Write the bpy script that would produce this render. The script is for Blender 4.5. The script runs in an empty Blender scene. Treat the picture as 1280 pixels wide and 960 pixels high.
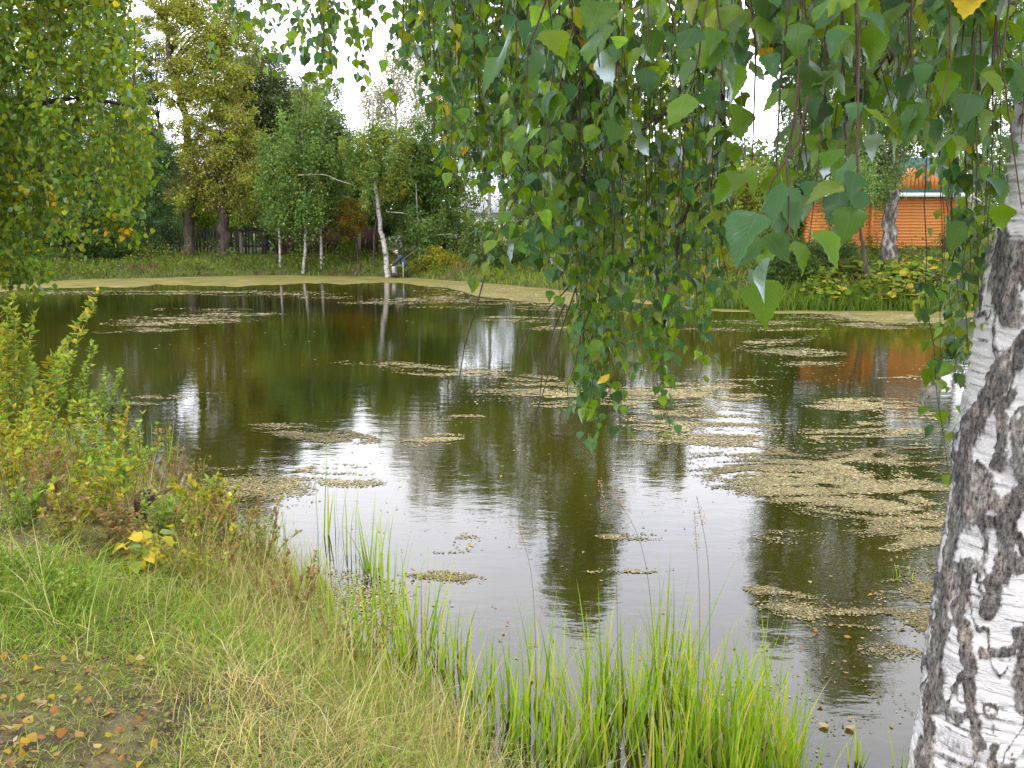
import bpy, math, random
import numpy as np
from mathutils import Vector, Matrix
R = math.radians
random.seed(7); rng = np.random.default_rng(11)
sc = bpy.context.scene
COL = sc.collection

# ------------------------------------------------------------------ camera
F = 1150.0; CAMH = 2.5; PITCH = math.atan(199 / F)
cam = bpy.data.objects.new('camera', bpy.data.cameras.new('camera')); COL.objects.link(cam)
cam.location = (0, 0, CAMH); cam.rotation_euler = (math.pi / 2 - PITCH, 0, 0)
cam.data.sensor_width = 36; cam.data.lens = F / 1280 * 36; cam.data.clip_end = 3000; cam.data.clip_start = 0.05
sc.camera = cam
cp, sp = math.cos(PITCH), math.sin(PITCH)
# ------------------------------------------------------------------ world, sun, exposure
SUN_EL, SUN_AZ = 48, 205       # azimuth clockwise from +Y: behind the camera, a little to the left
w = bpy.data.worlds.new('World'); sc.world = w; w.use_nodes = True
nt = w.node_tree; nt.nodes.clear()
def N(t, typ, **kw):
    n = t.nodes.new(typ)
    for k, v in kw.items(): setattr(n, k, v)
    return n
out = N(nt, 'ShaderNodeOutputWorld'); bg = N(nt, 'ShaderNodeBackground'); bg.inputs[1].default_value = 0.1
sky = N(nt, 'ShaderNodeTexSky', sky_type='NISHITA', sun_disc=False); sky.sun_elevation = R(SUN_EL); sky.sun_rotation = R(SUN_AZ)
tc = N(nt, 'ShaderNodeTexCoord'); mp = N(nt, 'ShaderNodeMapping'); mp.inputs['Scale'].default_value = (1, 1, 2.2)
nz = N(nt, 'ShaderNodeTexNoise'); nz.inputs['Scale'].default_value = 1.7; nz.inputs['Detail'].default_value = 6; nz.inputs['Roughness'].default_value = .55
cr = N(nt, 'ShaderNodeValToRGB'); cr.color_ramp.elements[0].position = .3; cr.color_ramp.elements[0].color = (16.5, 17, 21.5, 1)
cr.color_ramp.elements[1].position = .68; cr.color_ramp.elements[1].color = (26, 26, 28, 1)
mx = N(nt, 'ShaderNodeMix', data_type='RGBA'); mx.inputs[0].default_value = .92
L = nt.links.new
L(tc.outputs['Generated'], mp.inputs[0]); L(mp.outputs[0], nz.inputs[0]); L(nz.outputs[0], cr.inputs[0])
L(sky.outputs[0], mx.inputs[6]); L(cr.outputs[0], mx.inputs[7]); L(mx.outputs[2], bg.inputs[0]); L(bg.outputs[0], out.inputs[0])
sd = bpy.data.lights.new('sun', 'SUN'); sd.energy = 1.5; sd.angle = R(12); sd.color = (1, .95, .86)
so = bpy.data.objects.new('sun', sd); COL.objects.link(so)
az, el = R(SUN_AZ), R(SUN_EL)
sdir = Vector((math.sin(az) * math.cos(el), math.cos(az) * math.cos(el), math.sin(el)))
so.rotation_euler = sdir.to_track_quat('Z', 'Y').to_euler(); so.location = (0, -5, 30)
sc.view_settings.view_transform = 'Standard'; sc.view_settings.look = 'None'
sc.view_settings.exposure = 0.68; sc.view_settings.gamma = 1.0
sc.render.engine = 'CYCLES'
sc.cycles.max_bounces = 6; sc.cycles.diffuse_bounces = 3; sc.cycles.glossy_bounces = 3; sc.cycles.transmission_bounces = 4
sc.cycles.transparent_max_bounces = 8; sc.cycles.use_denoising = True; sc.cycles.sample_clamp_indirect = 6

# ------------------------------------------------------------------ helpers
def at(px, py, Y):
    """world point seen at pixel (1280x960 frame) whose world y is Y"""
    px = np.asarray(px, float); py = np.asarray(py, float); Y = np.asarray(Y, float)
    dx = (px - 640) / F; dv = -(py - 480) / F
    wy = cp + dv * sp; wz = -sp + dv * cp
    t = Y / wy
    return np.stack(np.broadcast_arrays(dx * t, Y, CAMH + wz * t), -1)
def onz(px, py, z=0.0):
    px = np.asarray(px, float); py = np.asarray(py, float)
    dx = (px - 640) / F; dv = -(py - 480) / F
    wy = cp + dv * sp; wz = -sp + dv * cp
    t = (z - CAMH) / wz
    return np.stack(np.broadcast_arrays(dx * t, wy * t, z + 0 * t), -1)
def proj(P):
    P = np.asarray(P, float); x = P[..., 0]; y = P[..., 1]; z = P[..., 2] - CAMH
    d = y * cp - z * sp; u = y * sp + z * cp
    return 640 + F * x / d, 480 - F * u / d
def hsh(a, b, c, s=0):
    h = (a.astype(np.int64) * 374761393 + b.astype(np.int64) * 668265263 + c.astype(np.int64) * 2147483647 + s * 974634777) & 0xffffffff
    h = ((h ^ (h >> 13)) * 1274126177) & 0xffffffff
    h = ((h ^ (h >> 16)) * 2246822519) & 0xffffffff
    return ((h ^ (h >> 15)) & 0xffffff) / float(0xffffff)
def vnoise(P, s=0):
    P = np.asarray(P, float); i = np.floor(P); f = P - i; f = f * f * (3 - 2 * f); i = i.astype(np.int64)
    r = 0
    for dx in (0, 1):
        for dy in (0, 1):
            for dz in (0, 1):
                wgt = (f[..., 0] if dx else 1 - f[..., 0]) * (f[..., 1] if dy else 1 - f[..., 1]) * (f[..., 2] if dz else 1 - f[..., 2])
                r = r + wgt * hsh(i[..., 0] + dx, i[..., 1] + dy, i[..., 2] + dz, s)
    return r
def fbm(P, o=4, s=0):
    P = np.asarray(P, float); r = 0; a = .5; t = 0
    for k in range(o):
        r = r + a * vnoise(P * 2 ** k + 17.3 * k, s + k); t += a; a *= .5
    return r / t
def xy3(x, y, k=1.0): return np.stack([np.asarray(x, float) * k, np.asarray(y, float) * k, 0 * np.asarray(x, float) + .37], -1)

def mk(name, V, Fc, mat, parent=None, col=None, uv=None, smooth=False, loc=None):
    """mesh object from numpy: Fc is an (m,k) array or a list of such"""
    V = np.asarray(V, np.float32)
    if isinstance(Fc, np.ndarray): Fc = [Fc]
    me = bpy.data.meshes.new(name)
    me.vertices.add(len(V)); me.vertices.foreach_set('co', V.ravel())
    idx = np.concatenate([f.ravel() for f in Fc]).astype(np.int32)
    tot = np.concatenate([np.full(len(f), f.shape[1], np.int32) for f in Fc])
    st = np.concatenate([[0], np.cumsum(tot)[:-1]]).astype(np.int32)
    me.loops.add(len(idx)); me.loops.foreach_set('vertex_index', idx)
    me.polygons.add(len(tot)); me.polygons.foreach_set('loop_start', st); me.polygons.foreach_set('loop_total', tot)
    if smooth: me.polygons.foreach_set('use_smooth', np.ones(len(tot), bool))
    if col is not None:
        c = np.ones((len(V), 4), np.float32); c[:, :3] = col
        at_ = me.color_attributes.new('col', 'FLOAT_COLOR', 'POINT'); at_.data.foreach_set('color', c.ravel())
    if uv is not None:
        u = me.uv_layers.new(name='uv'); u.data.foreach_set('uv', np.asarray(uv, np.float32)[idx].ravel())
    me.update(calc_edges=True)
    if mat: me.materials.append(mat)
    o = bpy.data.objects.new(name, me); COL.objects.link(o)
    if loc is not None: o.location = loc
    if parent: o.parent = parent
    return o
def tag(o, label=None, cat=None, group=None, kind=None):
    if label: o['label'] = label
    if cat: o['category'] = cat
    if group: o['group'] = group
    if kind: o['kind'] = kind
    return o
def empty(name, loc, label, cat, group=None, rz=0):
    o = bpy.data.objects.new(name, None); COL.objects.link(o); o.location = loc; o.rotation_euler = (0, 0, rz); o.empty_display_size = .1
    return tag(o, label, cat, group)
def link_part(name, me, parent, loc=(0, 0, 0), rot=None, scale=None):
    o = bpy.data.objects.new(name, me); COL.objects.link(o); o.parent = parent; o.location = loc
    if rot is not None: o.rotation_euler = rot
    if scale is not None: o.scale = scale
    return o
class Acc:
    """collects pieces into one mesh"""
    def __init__(s): s.V = []; s.F = {}; s.C = []; s.U = []; s.n = 0
    def add(s, V, Fc, col=(1, 1, 1), uv=None):
        V = np.asarray(V, float).reshape(-1, 3)
        if isinstance(Fc, np.ndarray): Fc = [Fc]
        for f in Fc: s.F.setdefault(f.shape[1], []).append(f + s.n)
        c = np.asarray(col, float)
        s.C.append(np.broadcast_to(c, (len(V), 3)) if c.ndim == 1 else c)
        s.U.append(np.zeros((len(V), 2)) if uv is None else uv); s.V.append(V); s.n += len(V)
    def build(s, name, mat, parent=None, smooth=False, origin=None):
        V = np.concatenate(s.V)
        if origin is not None: V = V - np.asarray(origin, float)
        return mk(name, V, [np.concatenate(f) for f in s.F.values()], mat, parent, np.concatenate(s.C), np.concatenate(s.U), smooth)
def tube(P, rad, n=8, cap=True):
    P = np.asarray(P, float); k = len(P); rad = np.broadcast_to(rad, (k,))
    T = np.gradient(P, axis=0); T /= np.linalg.norm(T, axis=1)[:, None] + 1e-9
    a = np.array([1., 0, 0]) if abs(T[0, 0]) < .9 else np.array([0, 1., 0])
    U = a - (T @ a)[:, None] * T; U /= np.linalg.norm(U, axis=1)[:, None] + 1e-9; W = np.cross(T, U)
    th = np.arange(n) / n * 2 * np.pi
    V = P[:, None] + rad[:, None, None] * (np.cos(th)[None, :, None] * U[:, None] + np.sin(th)[None, :, None] * W[:, None])
    V = V.reshape(-1, 3); i = np.arange(k - 1)[:, None] * n; j = np.arange(n)[None]; j2 = (j + 1) % n
    Q = np.stack([i + j, i + j2, i + n + j2, i + n + j], -1).reshape(-1, 4)
    fs = [Q]
    if cap: fs.append(np.arange(n)[None, ::-1].copy()); fs.append(((k - 1) * n + np.arange(n))[None])
    return V, fs
def smoothpath(pts, m=6):
    pts = np.asarray(pts, float); k = len(pts)
    if k < 3: return np.array([pts[0] + (pts[-1] - pts[0]) * t for t in np.linspace(0, 1, m + 1)])
    P = np.vstack([2 * pts[0] - pts[1], pts, 2 * pts[-1] - pts[-2]]); o = []
    for i in range(1, k):
        p0, p1, p2, p3 = P[i - 1], P[i], P[i + 1], P[i + 2]
        for t in np.linspace(0, 1, m, endpoint=False):
            o.append(.5 * (2 * p1 + (p2 - p0) * t + (2 * p0 - 5 * p1 + 4 * p2 - p3) * t * t + (3 * p1 - p0 - 3 * p2 + p3) * t ** 3))
    o.append(pts[-1]); return np.array(o)
def box(c, d, rot=None):
    c = np.asarray(c, float); d = np.asarray(d, float) / 2
    V = np.array([[x, y, z] for x in (-1, 1) for y in (-1, 1) for z in (-1, 1)], float) * d
    if rot is not None: V = V @ np.array(rot).T
    Fq = np.array([[0, 1, 3, 2], [4, 6, 7, 5], [0, 4, 5, 1], [2, 3, 7, 6], [0, 2, 6, 4], [1, 5, 7, 3]])
    return V + c, Fq
def frames(tip, nrm):
    """rotation matrices whose columns are side, tip dir, normal"""
    tip = tip / (np.linalg.norm(tip, axis=1)[:, None] + 1e-9)
    nrm = nrm - (nrm * tip).sum(1)[:, None] * tip; nrm /= np.linalg.norm(nrm, axis=1)[:, None] + 1e-9
    return np.stack([np.cross(tip, nrm), tip, nrm], -1)
def inst(T, Fc, Rm, P, s, col, uv=None):
    """many copies of template T merged: returns V, F, C, UV"""
    n, k = len(P), len(T); s = np.asarray(s, float)
    s = s[:, None] if s.ndim == 1 else s
    V = np.einsum('nij,nkj->nki', Rm, T[None] * s[:, None, :]) + P[:, None]
    Fo = [(np.arange(n)[:, None, None] * k + f[None]).reshape(-1, f.shape[1]) for f in ([Fc] if isinstance(Fc, np.ndarray) else Fc)]
    C = np.repeat(col, k, axis=0)
    return V.reshape(-1, 3), Fo, C, (np.tile(uv, (n, 1)) if uv is not None else None)
def rdir(n): v = rng.normal(size=(n, 3)); return v / np.linalg.norm(v, axis=1)[:, None]
def palette(cols, n, jit=.18):
    cols = np.asarray(cols, float); c = cols[rng.integers(0, len(cols), n)]
    return np.clip(c * (1 + rng.normal(0, jit, (n, 1))) * (1 + rng.normal(0, jit * .35, (n, 3))), .004, 1)

# ------------------------------------------------------------------ materials
def base_mat(name):
    m = bpy.data.materials.new(name); m.use_nodes = True; t = m.node_tree; t.nodes.clear()
    return m, t, N(t, 'ShaderNodeOutputMaterial')
def leaf_mat(name, trans=.38, gloss=.03, rough=.42, veins=False):
    m, t, o = base_mat(name); l = t.links.new
    a = N(t, 'ShaderNodeAttribute', attribute_name='col'); c = a.outputs['Color']
    if veins:
        uv = N(t, 'ShaderNodeUVMap'); sx = N(t, 'ShaderNodeSeparateXYZ'); l(uv.outputs[0], sx.inputs[0])
        ab = N(t, 'ShaderNodeMath', operation='ABSOLUTE'); l(sx.outputs[0], ab.inputs[0])
        # side veins run forward from the midrib
        v1 = N(t, 'ShaderNodeMath', operation='MULTIPLY_ADD'); l(ab.outputs[0], v1.inputs[0]); v1.inputs[1].default_value = -.55; l(sx.outputs[1], v1.inputs[2])
        v2 = N(t, 'ShaderNodeMath', operation='MULTIPLY'); l(v1.outputs[0], v2.inputs[0]); v2.inputs[1].default_value = 9
        v3 = N(t, 'ShaderNodeMath', operation='PINGPONG'); l(v2.outputs[0], v3.inputs[0]); v3.inputs[1].default_value = .5
        v4 = N(t, 'ShaderNodeMapRange'); l(v3.outputs[0], v4.inputs[0]); v4.inputs[1].default_value = 0; v4.inputs[2].default_value = .13; v4.inputs[3].default_value = 1; v4.inputs[4].default_value = 0
        v5 = N(t, 'ShaderNodeMapRange'); l(ab.outputs[0], v5.inputs[0]); v5.inputs[1].default_value = 0; v5.inputs[2].default_value = .05; v5.inputs[3].default_value = 1; v5.inputs[4].default_value = 0
        v6 = N(t, 'ShaderNodeMath', operation='MAXIMUM'); l(v4.outputs[0], v6.inputs[0]); l(v5.outputs[0], v6.inputs[1])
        tcn = N(t, 'ShaderNodeTexCoord'); n1 = N(t, 'ShaderNodeTexNoise'); n1.inputs['Scale'].default_value = 60; n1.inputs['Detail'].default_value = 3
        l(tcn.outputs['Object'], n1.inputs[0])
        hs = N(t, 'ShaderNodeHueSaturation'); l(c, hs.inputs['Color'])
        mr = N(t, 'ShaderNodeMapRange'); l(n1.outputs[0], mr.inputs[0]); mr.inputs[1].default_value = .3; mr.inputs[2].default_value = .7; mr.inputs[3].default_value = .8; mr.inputs[4].default_value = 1.25
        l(mr.outputs[0], hs.inputs['Value'])
        vm = N(t, 'ShaderNodeMix', data_type='RGBA', blend_type='MIX'); vf = N(t, 'ShaderNodeMath', operation='MULTIPLY'); l(v6.outputs[0], vf.inputs[0]); vf.inputs[1].default_value = .16
        l(vf.outputs[0], vm.inputs[0]); l(hs.outputs[0], vm.inputs[6]); vm.inputs[7].default_value = (.20, .27, .06, 1); c = vm.outputs[2]
        bp = N(t, 'ShaderNodeBump'); bp.inputs['Strength'].default_value = .3; bp.inputs['Distance'].default_value = .001; l(v6.outputs[0], bp.inputs['Height'])
    df = N(t, 'ShaderNodeBsdfDiffuse'); tr = N(t, 'ShaderNodeBsdfTranslucent'); gl = N(t, 'ShaderNodeBsdfGlossy'); gl.inputs['Roughness'].default_value = rough
    gl.inputs['Color'].default_value = (.8, .9, 1, 1)
    if veins:
        for s in (df, gl): l(bp.outputs[0], s.inputs['Normal'])
    hv = N(t, 'ShaderNodeHueSaturation'); hv.inputs['Hue'].default_value = .475; hv.inputs['Saturation'].default_value = 1.1; hv.inputs['Value'].default_value = 1.9
    l(c, hv.inputs['Color']); l(c, df.inputs[0]); l(hv.outputs[0], tr.inputs[0])
    m1 = N(t, 'ShaderNodeMixShader'); m1.inputs[0].default_value = trans; l(df.outputs[0], m1.inputs[1]); l(tr.outputs[0], m1.inputs[2])
    fr = N(t, 'ShaderNodeFresnel'); fr.inputs[0].default_value = 1.45
    fm = N(t, 'ShaderNodeMath', operation='MULTIPLY'); l(fr.outputs[0], fm.inputs[0]); fm.inputs[1].default_value = gloss * 10
    m2 = N(t, 'ShaderNodeMixShader'); l(fm.outputs[0], m2.inputs[0]); l(m1.outputs[0], m2.inputs[1]); l(gl.outputs[0], m2.inputs[2]); l(m2.outputs[0], o.inputs[0])
    return m
def noise_mat(name, c1, c2, scale=6, rough=.8, bump=.3, bdist=.01, detail=6, stretch=(1, 1, 1), attr=False, c3=None):
    m, t, o = base_mat(name); l = t.links.new
    b = N(t, 'ShaderNodeBsdfPrincipled'); b.inputs['Roughness'].default_value = rough; b.inputs['Specular IOR Level'].default_value = .25
    tcn = N(t, 'ShaderNodeTexCoord'); mpn = N(t, 'ShaderNodeMapping'); mpn.inputs['Scale'].default_value = stretch
    n1 = N(t, 'ShaderNodeTexNoise'); n1.inputs['Scale'].default_value = scale; n1.inputs['Detail'].default_value = detail; n1.inputs['Roughness'].default_value = .62
    l(tcn.outputs['Object'], mpn.inputs[0]); l(mpn.outputs[0], n1.inputs[0])
    r = N(t, 'ShaderNodeValToRGB'); r.color_ramp.elements[0].position = .35; r.color_ramp.elements[1].position = .65
    r.color_ramp.elements[0].color = (*c1, 1); r.color_ramp.elements[1].color = (*c2, 1)
    if c3: e = r.color_ramp.elements.new(.5); e.color = (*c3, 1)
    l(n1.outputs[0], r.inputs[0]); c = r.outputs[0]
    if attr:
        a = N(t, 'ShaderNodeAttribute', attribute_name='col'); mm = N(t, 'ShaderNodeMix', data_type='RGBA', blend_type='MULTIPLY'); mm.inputs[0].default_value = 1
        l(a.outputs['Color'], mm.inputs[6]); l(c, mm.inputs[7]); c = mm.outputs[2]
    l(c, b.inputs['Base Color'])
    bp = N(t, 'ShaderNodeBump'); bp.inputs['Strength'].default_value = bump; bp.inputs['Distance'].default_value = bdist; l(n1.outputs[0], bp.inputs['Height']); l(bp.outputs[0], b.inputs['Normal'])
    l(b.outputs[0], o.inputs[0]); return m
M_leaf = leaf_mat('leaf_far', .42, .007, .45)
M_birchleaf = leaf_mat('leaf_birch', .44, .028, .38, veins=True)
M_grass = leaf_mat('grass_blade', .36, .005, .45)
M_darkbark = noise_mat('dark_bark', (.022, .017, .012), (.075, .06, .045), 9, bump=.8, bdist=.03, stretch=(1, 1, .25))
M_twig = noise_mat('twig_bark', (.035, .02, .013), (.07, .045, .03), 30)
M_stem = noise_mat('stem', (.09, .11, .03), (.16, .13, .05), 20)
M_farbirch = noise_mat('far_birch_bark', (.04, .035, .03), (.42, .40, .36), 4.5, bump=.3, bdist=.02, stretch=(1, 1, 1.5), c3=(.30, .28, .25))
M_oldbirch = noise_mat('old_birch_bark', (.025, .022, .02), (.30, .28, .25), 5, bump=.8, bdist=.04, stretch=(1.4, 1.4, .6), c3=(.09, .08, .07))
M_wood = noise_mat('grey_wood', (.10, .08, .06), (.19, .16, .12), 8, stretch=(3, 3, .4), attr=True)

# ------------------------------------------------------------------ pond outline and terrain
far_px = [(-420, 372), (-150, 362), (0, 356), (90, 350), (200, 347), (350, 344), (490, 346), (570, 351), (680, 360), (770, 372), (870, 385), (980, 387), (1100, 388), (1200, 388), (1320, 391), (1500, 400), (1750, 430)]
near_px = [(2500, 960)]
sh = [tuple(onz(x, y)[:2]) for x, y in far_px]
sh += [(19, 14), (15, 7), (8, 4.2), (4, 3.3), (2.4, 3.05), (1.3, 3.0), (.55, 3.15), (-.05, 3.65)]
sh += [tuple(onz(x, y)[:2]) for x, y in [(520, 900), (400, 800), (365, 735), (325, 690), (250, 650), (205, 600), (140, 590), (60, 560), (-60, 545), (-400, 500)]]
sh += [(-19, 17), (-26, 22), (-32, 30)]
SH = np.array(sh)
def densify(P, m=5, jit=.0):
    o = []
    for i in range(len(P)):
        a, b = P[i], P[(i + 1) % len(P)]
        for t in np.linspace(0, 1, m, endpoint=False): o.append(a + (b - a) * t)
    return np.array(o)
def sdist(x, y):
    """distance to the shore, + on land, - in the pond"""
    x = np.asarray(x, float); y = np.asarray(y, float); sh_ = x.shape; x = x.ravel(); y = y.ravel()
    d = np.full(x.shape, 1e9); ins = np.zeros(x.shape, bool)
    for i in range(len(SH)):
        a, b = SH[i], SH[(i + 1) % len(SH)]; e = b - a
        t = np.clip(((x - a[0]) * e[0] + (y - a[1]) * e[1]) / (e @ e), 0, 1)
        d = np.minimum(d, np.hypot(x - a[0] - t * e[0], y - a[1] - t * e[1]))
        c = (a[1] > y) != (b[1] > y)
        ins ^= c & (x < (b[0] - a[0]) * (y - a[1]) / (b[1] - a[1] + 1e-12) + a[0])
    d = np.where(ins, -d, d)
    n = fbm(xy3(x, y, .9), 3, 3) - .5
    k = np.clip(np.hypot(x, y) / 12, .35, 1.0)
    return (d + n * .9 * k).reshape(sh_)
def ss(a, b, x): t = np.clip((x - a) / (b - a), 0, 1); return t * t * (3 - 2 * t)
def ground(x, y, d=None):
    x = np.asarray(x, float); y = np.asarray(y, float)
    if d is None: d = sdist(x, y)
    near = 1 - ss(10, 16, y); right = ss(4, 12, x)
    H = near * .92 + (1 - near) * (1.0 + right * .95)
    Ls = near * 1.15 + (1 - near) * (2.3 + right * 1.2)
    z = np.where(d > 0, H * (1 - np.exp(-np.maximum(d, 0) / Ls)), -.7 * (1 - np.exp(np.minimum(d, 0) / .8)))
    z = z + (fbm(xy3(x, y, 1.6), 4, 5) - .5) * .12 * np.clip(d + .3, 0, 1)
    z = z + np.clip(d - 30, 0, 400) * .004
    return z
def axis(parts):
    o = [parts[0][0]]
    for a, b, s in parts: k = max(1, round((b - a) / s)); o += list(np.linspace(a, b, k + 1)[1:])
    return np.array(o)
xs = axis([(-900, -100, 100), (-100, -40, 10), (-40, -9, 1.0), (-9, 3, .1), (3, 24, .8), (24, 60, 4), (60, 100, 10), (100, 900, 100)])
ys = axis([(-60, -8, 8), (-8, 1.6, .8), (1.6, 11, .1), (11, 26, .6), (26, 56, .6), (56, 100, 4), (100, 1200, 100)])
GX, GY = np.meshgrid(xs, ys, indexing='ij'); D = sdist(GX, GY); GZ = ground(GX, GY, D)
V = np.stack([GX, GY, GZ], -1).reshape(-1, 3); ny = len(ys)
i = np.arange(len(xs) - 1)[:, None] * ny; j = np.arange(ny - 1)[None]
Q = np.stack([i + j, i + ny + j, i + ny + j + 1, i + j + 1], -1).reshape(-1, 4)
# soil colour: litter and bare earth near, green sward farther off
nn = fbm(xy3(GX, GY, 2.2), 4, 21).ravel(); mm = fbm(xy3(GX, GY, 7), 3, 9).ravel()
soil = np.array([.07, .058, .035]); litter = np.array([.17, .14, .075]); moss = np.array([.12, .14, .022]); green = np.array([.07, .10, .02])
c = soil + (litter - soil) * ss(.4, .6, mm)[:, None]
c = c + (moss - c) * (ss(.45, .62, nn) * .7)[:, None]
c = c + (green - c) * ss(12, 20, GY.ravel())[:, None] * .8
c = np.where((D.ravel() < 0)[:, None], np.array([.05, .045, .02]), c)
M_ground = noise_mat('ground_soil', (.4, .4, .4), (1.05, 1.0, .9), 14, .95, .9, .04, 8, attr=True)
tag(mk('ground', V, Q, M_ground, col=c, smooth=True), kind='structure')

# water
m, t, o = base_mat('pond_water'); l = t.links.new
b = N(t, 'ShaderNodeBsdfPrincipled'); b.inputs['IOR'].default_value = 1.5; b.inputs['Roughness'].default_value = .02
tcn = N(t, 'ShaderNodeTexCoord')
n0 = N(t, 'ShaderNodeTexNoise'); n0.inputs['Scale'].default_value = .16; n0.inputs['Detail'].default_value = 4; l(tcn.outputs['Object'], n0.inputs[0])
r0 = N(t, 'ShaderNodeValToRGB'); r0.color_ramp.elements[0].position = .38; r0.color_ramp.elements[0].color = (.009, .010, .0010, 1)
r0.color_ramp.elements[1].position = .62; r0.color_ramp.elements[1].color = (.028, .022, .0010, 1); l(n0.outputs[0], r0.inputs[0]); l(r0.outputs[0], b.inputs['Base Color'])
mp1 = N(t, 'ShaderNodeMapping'); mp1.inputs['Scale'].default_value = (.7, 1.5, 1); mp1.inputs['Rotation'].default_value = (0, 0, .25); l(tcn.outputs['Object'], mp1.inputs[0])
n1 = N(t, 'ShaderNodeTexNoise'); n1.inputs['Scale'].default_value = 3.2; n1.inputs['Detail'].default_value = 3; n1.inputs['Roughness'].default_value = .5; l(mp1.outputs[0], n1.inputs[0])
n2 = N(t, 'ShaderNodeTexNoise'); n2.inputs['Scale'].default_value = 14; n2.inputs['Detail'].default_value = 2; l(mp1.outputs[0], n2.inputs[0])
n3 = N(t, 'ShaderNodeTexNoise'); n3.inputs['Scale'].default_value = .35; n3.inputs['Detail'].default_value = 2; l(tcn.outputs['Object'], n3.inputs[0])
mr = N(t, 'ShaderNodeMapRange'); l(n3.outputs[0], mr.inputs[0]); mr.inputs[1].default_value = .35; mr.inputs[2].default_value = .65; mr.inputs[3].default_value = .25; mr.inputs[4].default_value = 1
b1 = N(t, 'ShaderNodeBump'); b1.inputs['Distance'].default_value = .0024; b1.inputs['Strength'].default_value = 1; l(n1.outputs[0], b1.inputs['Height'])
b2 = N(t, 'ShaderNodeBump'); b2.inputs['Distance'].default_value = .0009; l(mr.outputs[0], b2.inputs['Strength']); l(n2.outputs[0], b2.inputs['Height']); l(b1.outputs[0], b2.inputs['Normal'])
l(b2.outputs[0], b.inputs['Normal']); l(b.outputs[0], o.inputs[0]); M_water = m
wv = np.array([[-60, 0.5, 0], [60, .5, 0], [60, 60, 0], [-60, 60, 0]], float)
# keep the sheet inside the ring of banks
wp = [(p[0] + (p[0] - 0) * .12, p[1] + (p[1] - 18) * .06) for p in SH]
cen = np.array([0., 15.]); wv = np.vstack([[[cen[0], cen[1], 0]], [[*(q + (q - cen) / np.linalg.norm(q - cen) * 1.2), 0] for q in SH]])
k = len(SH); wf = np.array([[0, 1 + (a + 1) % k, 1 + a] for a in range(k)])
tag(mk('pond_water', wv, wf, M_water), kind='structure')

# duckweed and algae
M_algae = leaf_mat('algae', .05, .004, .7)
def scatter_flakes(P, size, cols):
    n = len(P); a = rng.uniform(0, 6.28, n)
    T = np.array([[-.5, -.3, 0], [.1, -.5, 0], [.55, .05, 0], [-.1, .5, 0]])
    c, s = np.cos(a), np.sin(a); z = 0 * a
    tl = rng.normal(0, .02, (n, 2))
    Rm = np.stack([np.stack([c, -s, z], -1), np.stack([s, c, z], -1), np.stack([tl[:, 0], tl[:, 1], z + 1], -1)], 1)
    return inst(T, np.array([[0, 1, 2, 3]]), Rm, P, np.stack([size, size * rng.uniform(.5, 1.1, n), size], -1), cols)
streaks = [ # px, py, rx, ry, density, tilt
 (240,399,105,7,1,-.05),(175,413,55,3,1,-.04),(330,367,90,3,.8,0),(120,366,110,3,.8,0),(230,366,60,2.5,1,0),(400,372,60,2,.6,0),(250,387,60,2,.4,0),
 (520,376,95,4,1,-.02),(650,370,115,13,1.1,.05),(560,384,60,2,.5,0),(650,399,62,3.5,1,.02),(720,385,80,8,.8,.03),(700,410,50,3,.5,0),
 (950,404,80,4,.4,0),(1115,400,75,9,1.5,.01),(1040,395,60,4,1,0),(975,427,55,5,1,-.08),(985,440,65,5,1,.03),(1010,455,50,4,.6,.0),(900,412,50,2.5,.5,0),(960,412,70,2,.6,0),
 (490,456,70,3.5,.7,.04),(545,466,60,5,.9,.06),(640,470,70,6,.6,.1),(620,498,60,5,.8,-.1),(680,490,85,11,.8,-.03),(750,497,95,10,.8,-.05),(870,486,85,10,1,-.08),(900,497,70,6,1,.0),(820,505,60,6,.7,0),
 (560,527,42,6,1,-.1),(536,551,44,7,1.1,-.08),(395,544,72,8,1,.08),(350,535,50,5,.6,0),(220,495,58,3,.9,-.06),(180,505,30,2,.5,0),
 (310,600,55,18,.35,0),(330,620,55,20,.45,-.1),(350,636,45,9,.6,-.1),(400,590,60,9,.35,0),(440,603,40,6,.3,0),
 (880,525,90,18,.75,.0),(930,560,120,30,.8,.08),(1010,600,130,30,.95,.12),(1080,585,110,55,.8,.0),(1130,640,70,45,.8,.1),(1150,700,40,40,.55,.2),(1060,555,90,20,.7,0),
 (1080,506,75,7,1,.0),(1140,520,60,5,.6,.0),(1130,472,40,3,.6,0),
 (1100,772,110,16,.85,.05),(1010,760,60,14,.8,.1),(960,742,30,8,.5,.2),(1120,810,50,14,.3,0),(1150,740,50,20,.4,0),
 (790,672,44,4.5,1,.0),(785,714,50,3.5,1,-.03),(560,722,58,7,.45,.1),(585,678,18,10,.35,0),(560,690,50,5,.2,0),(980,672,60,8,.2,0),
 (450,740,60,14,.12,0),(700,600,380,60,.002,0),(1000,480,180,40,.02,0),(450,430,330,30,.003,0),(600,720,240,90,.002,0),(420,760,70,50,.12,0),(950,900,200,60,.02,0)]
PP = []
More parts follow.
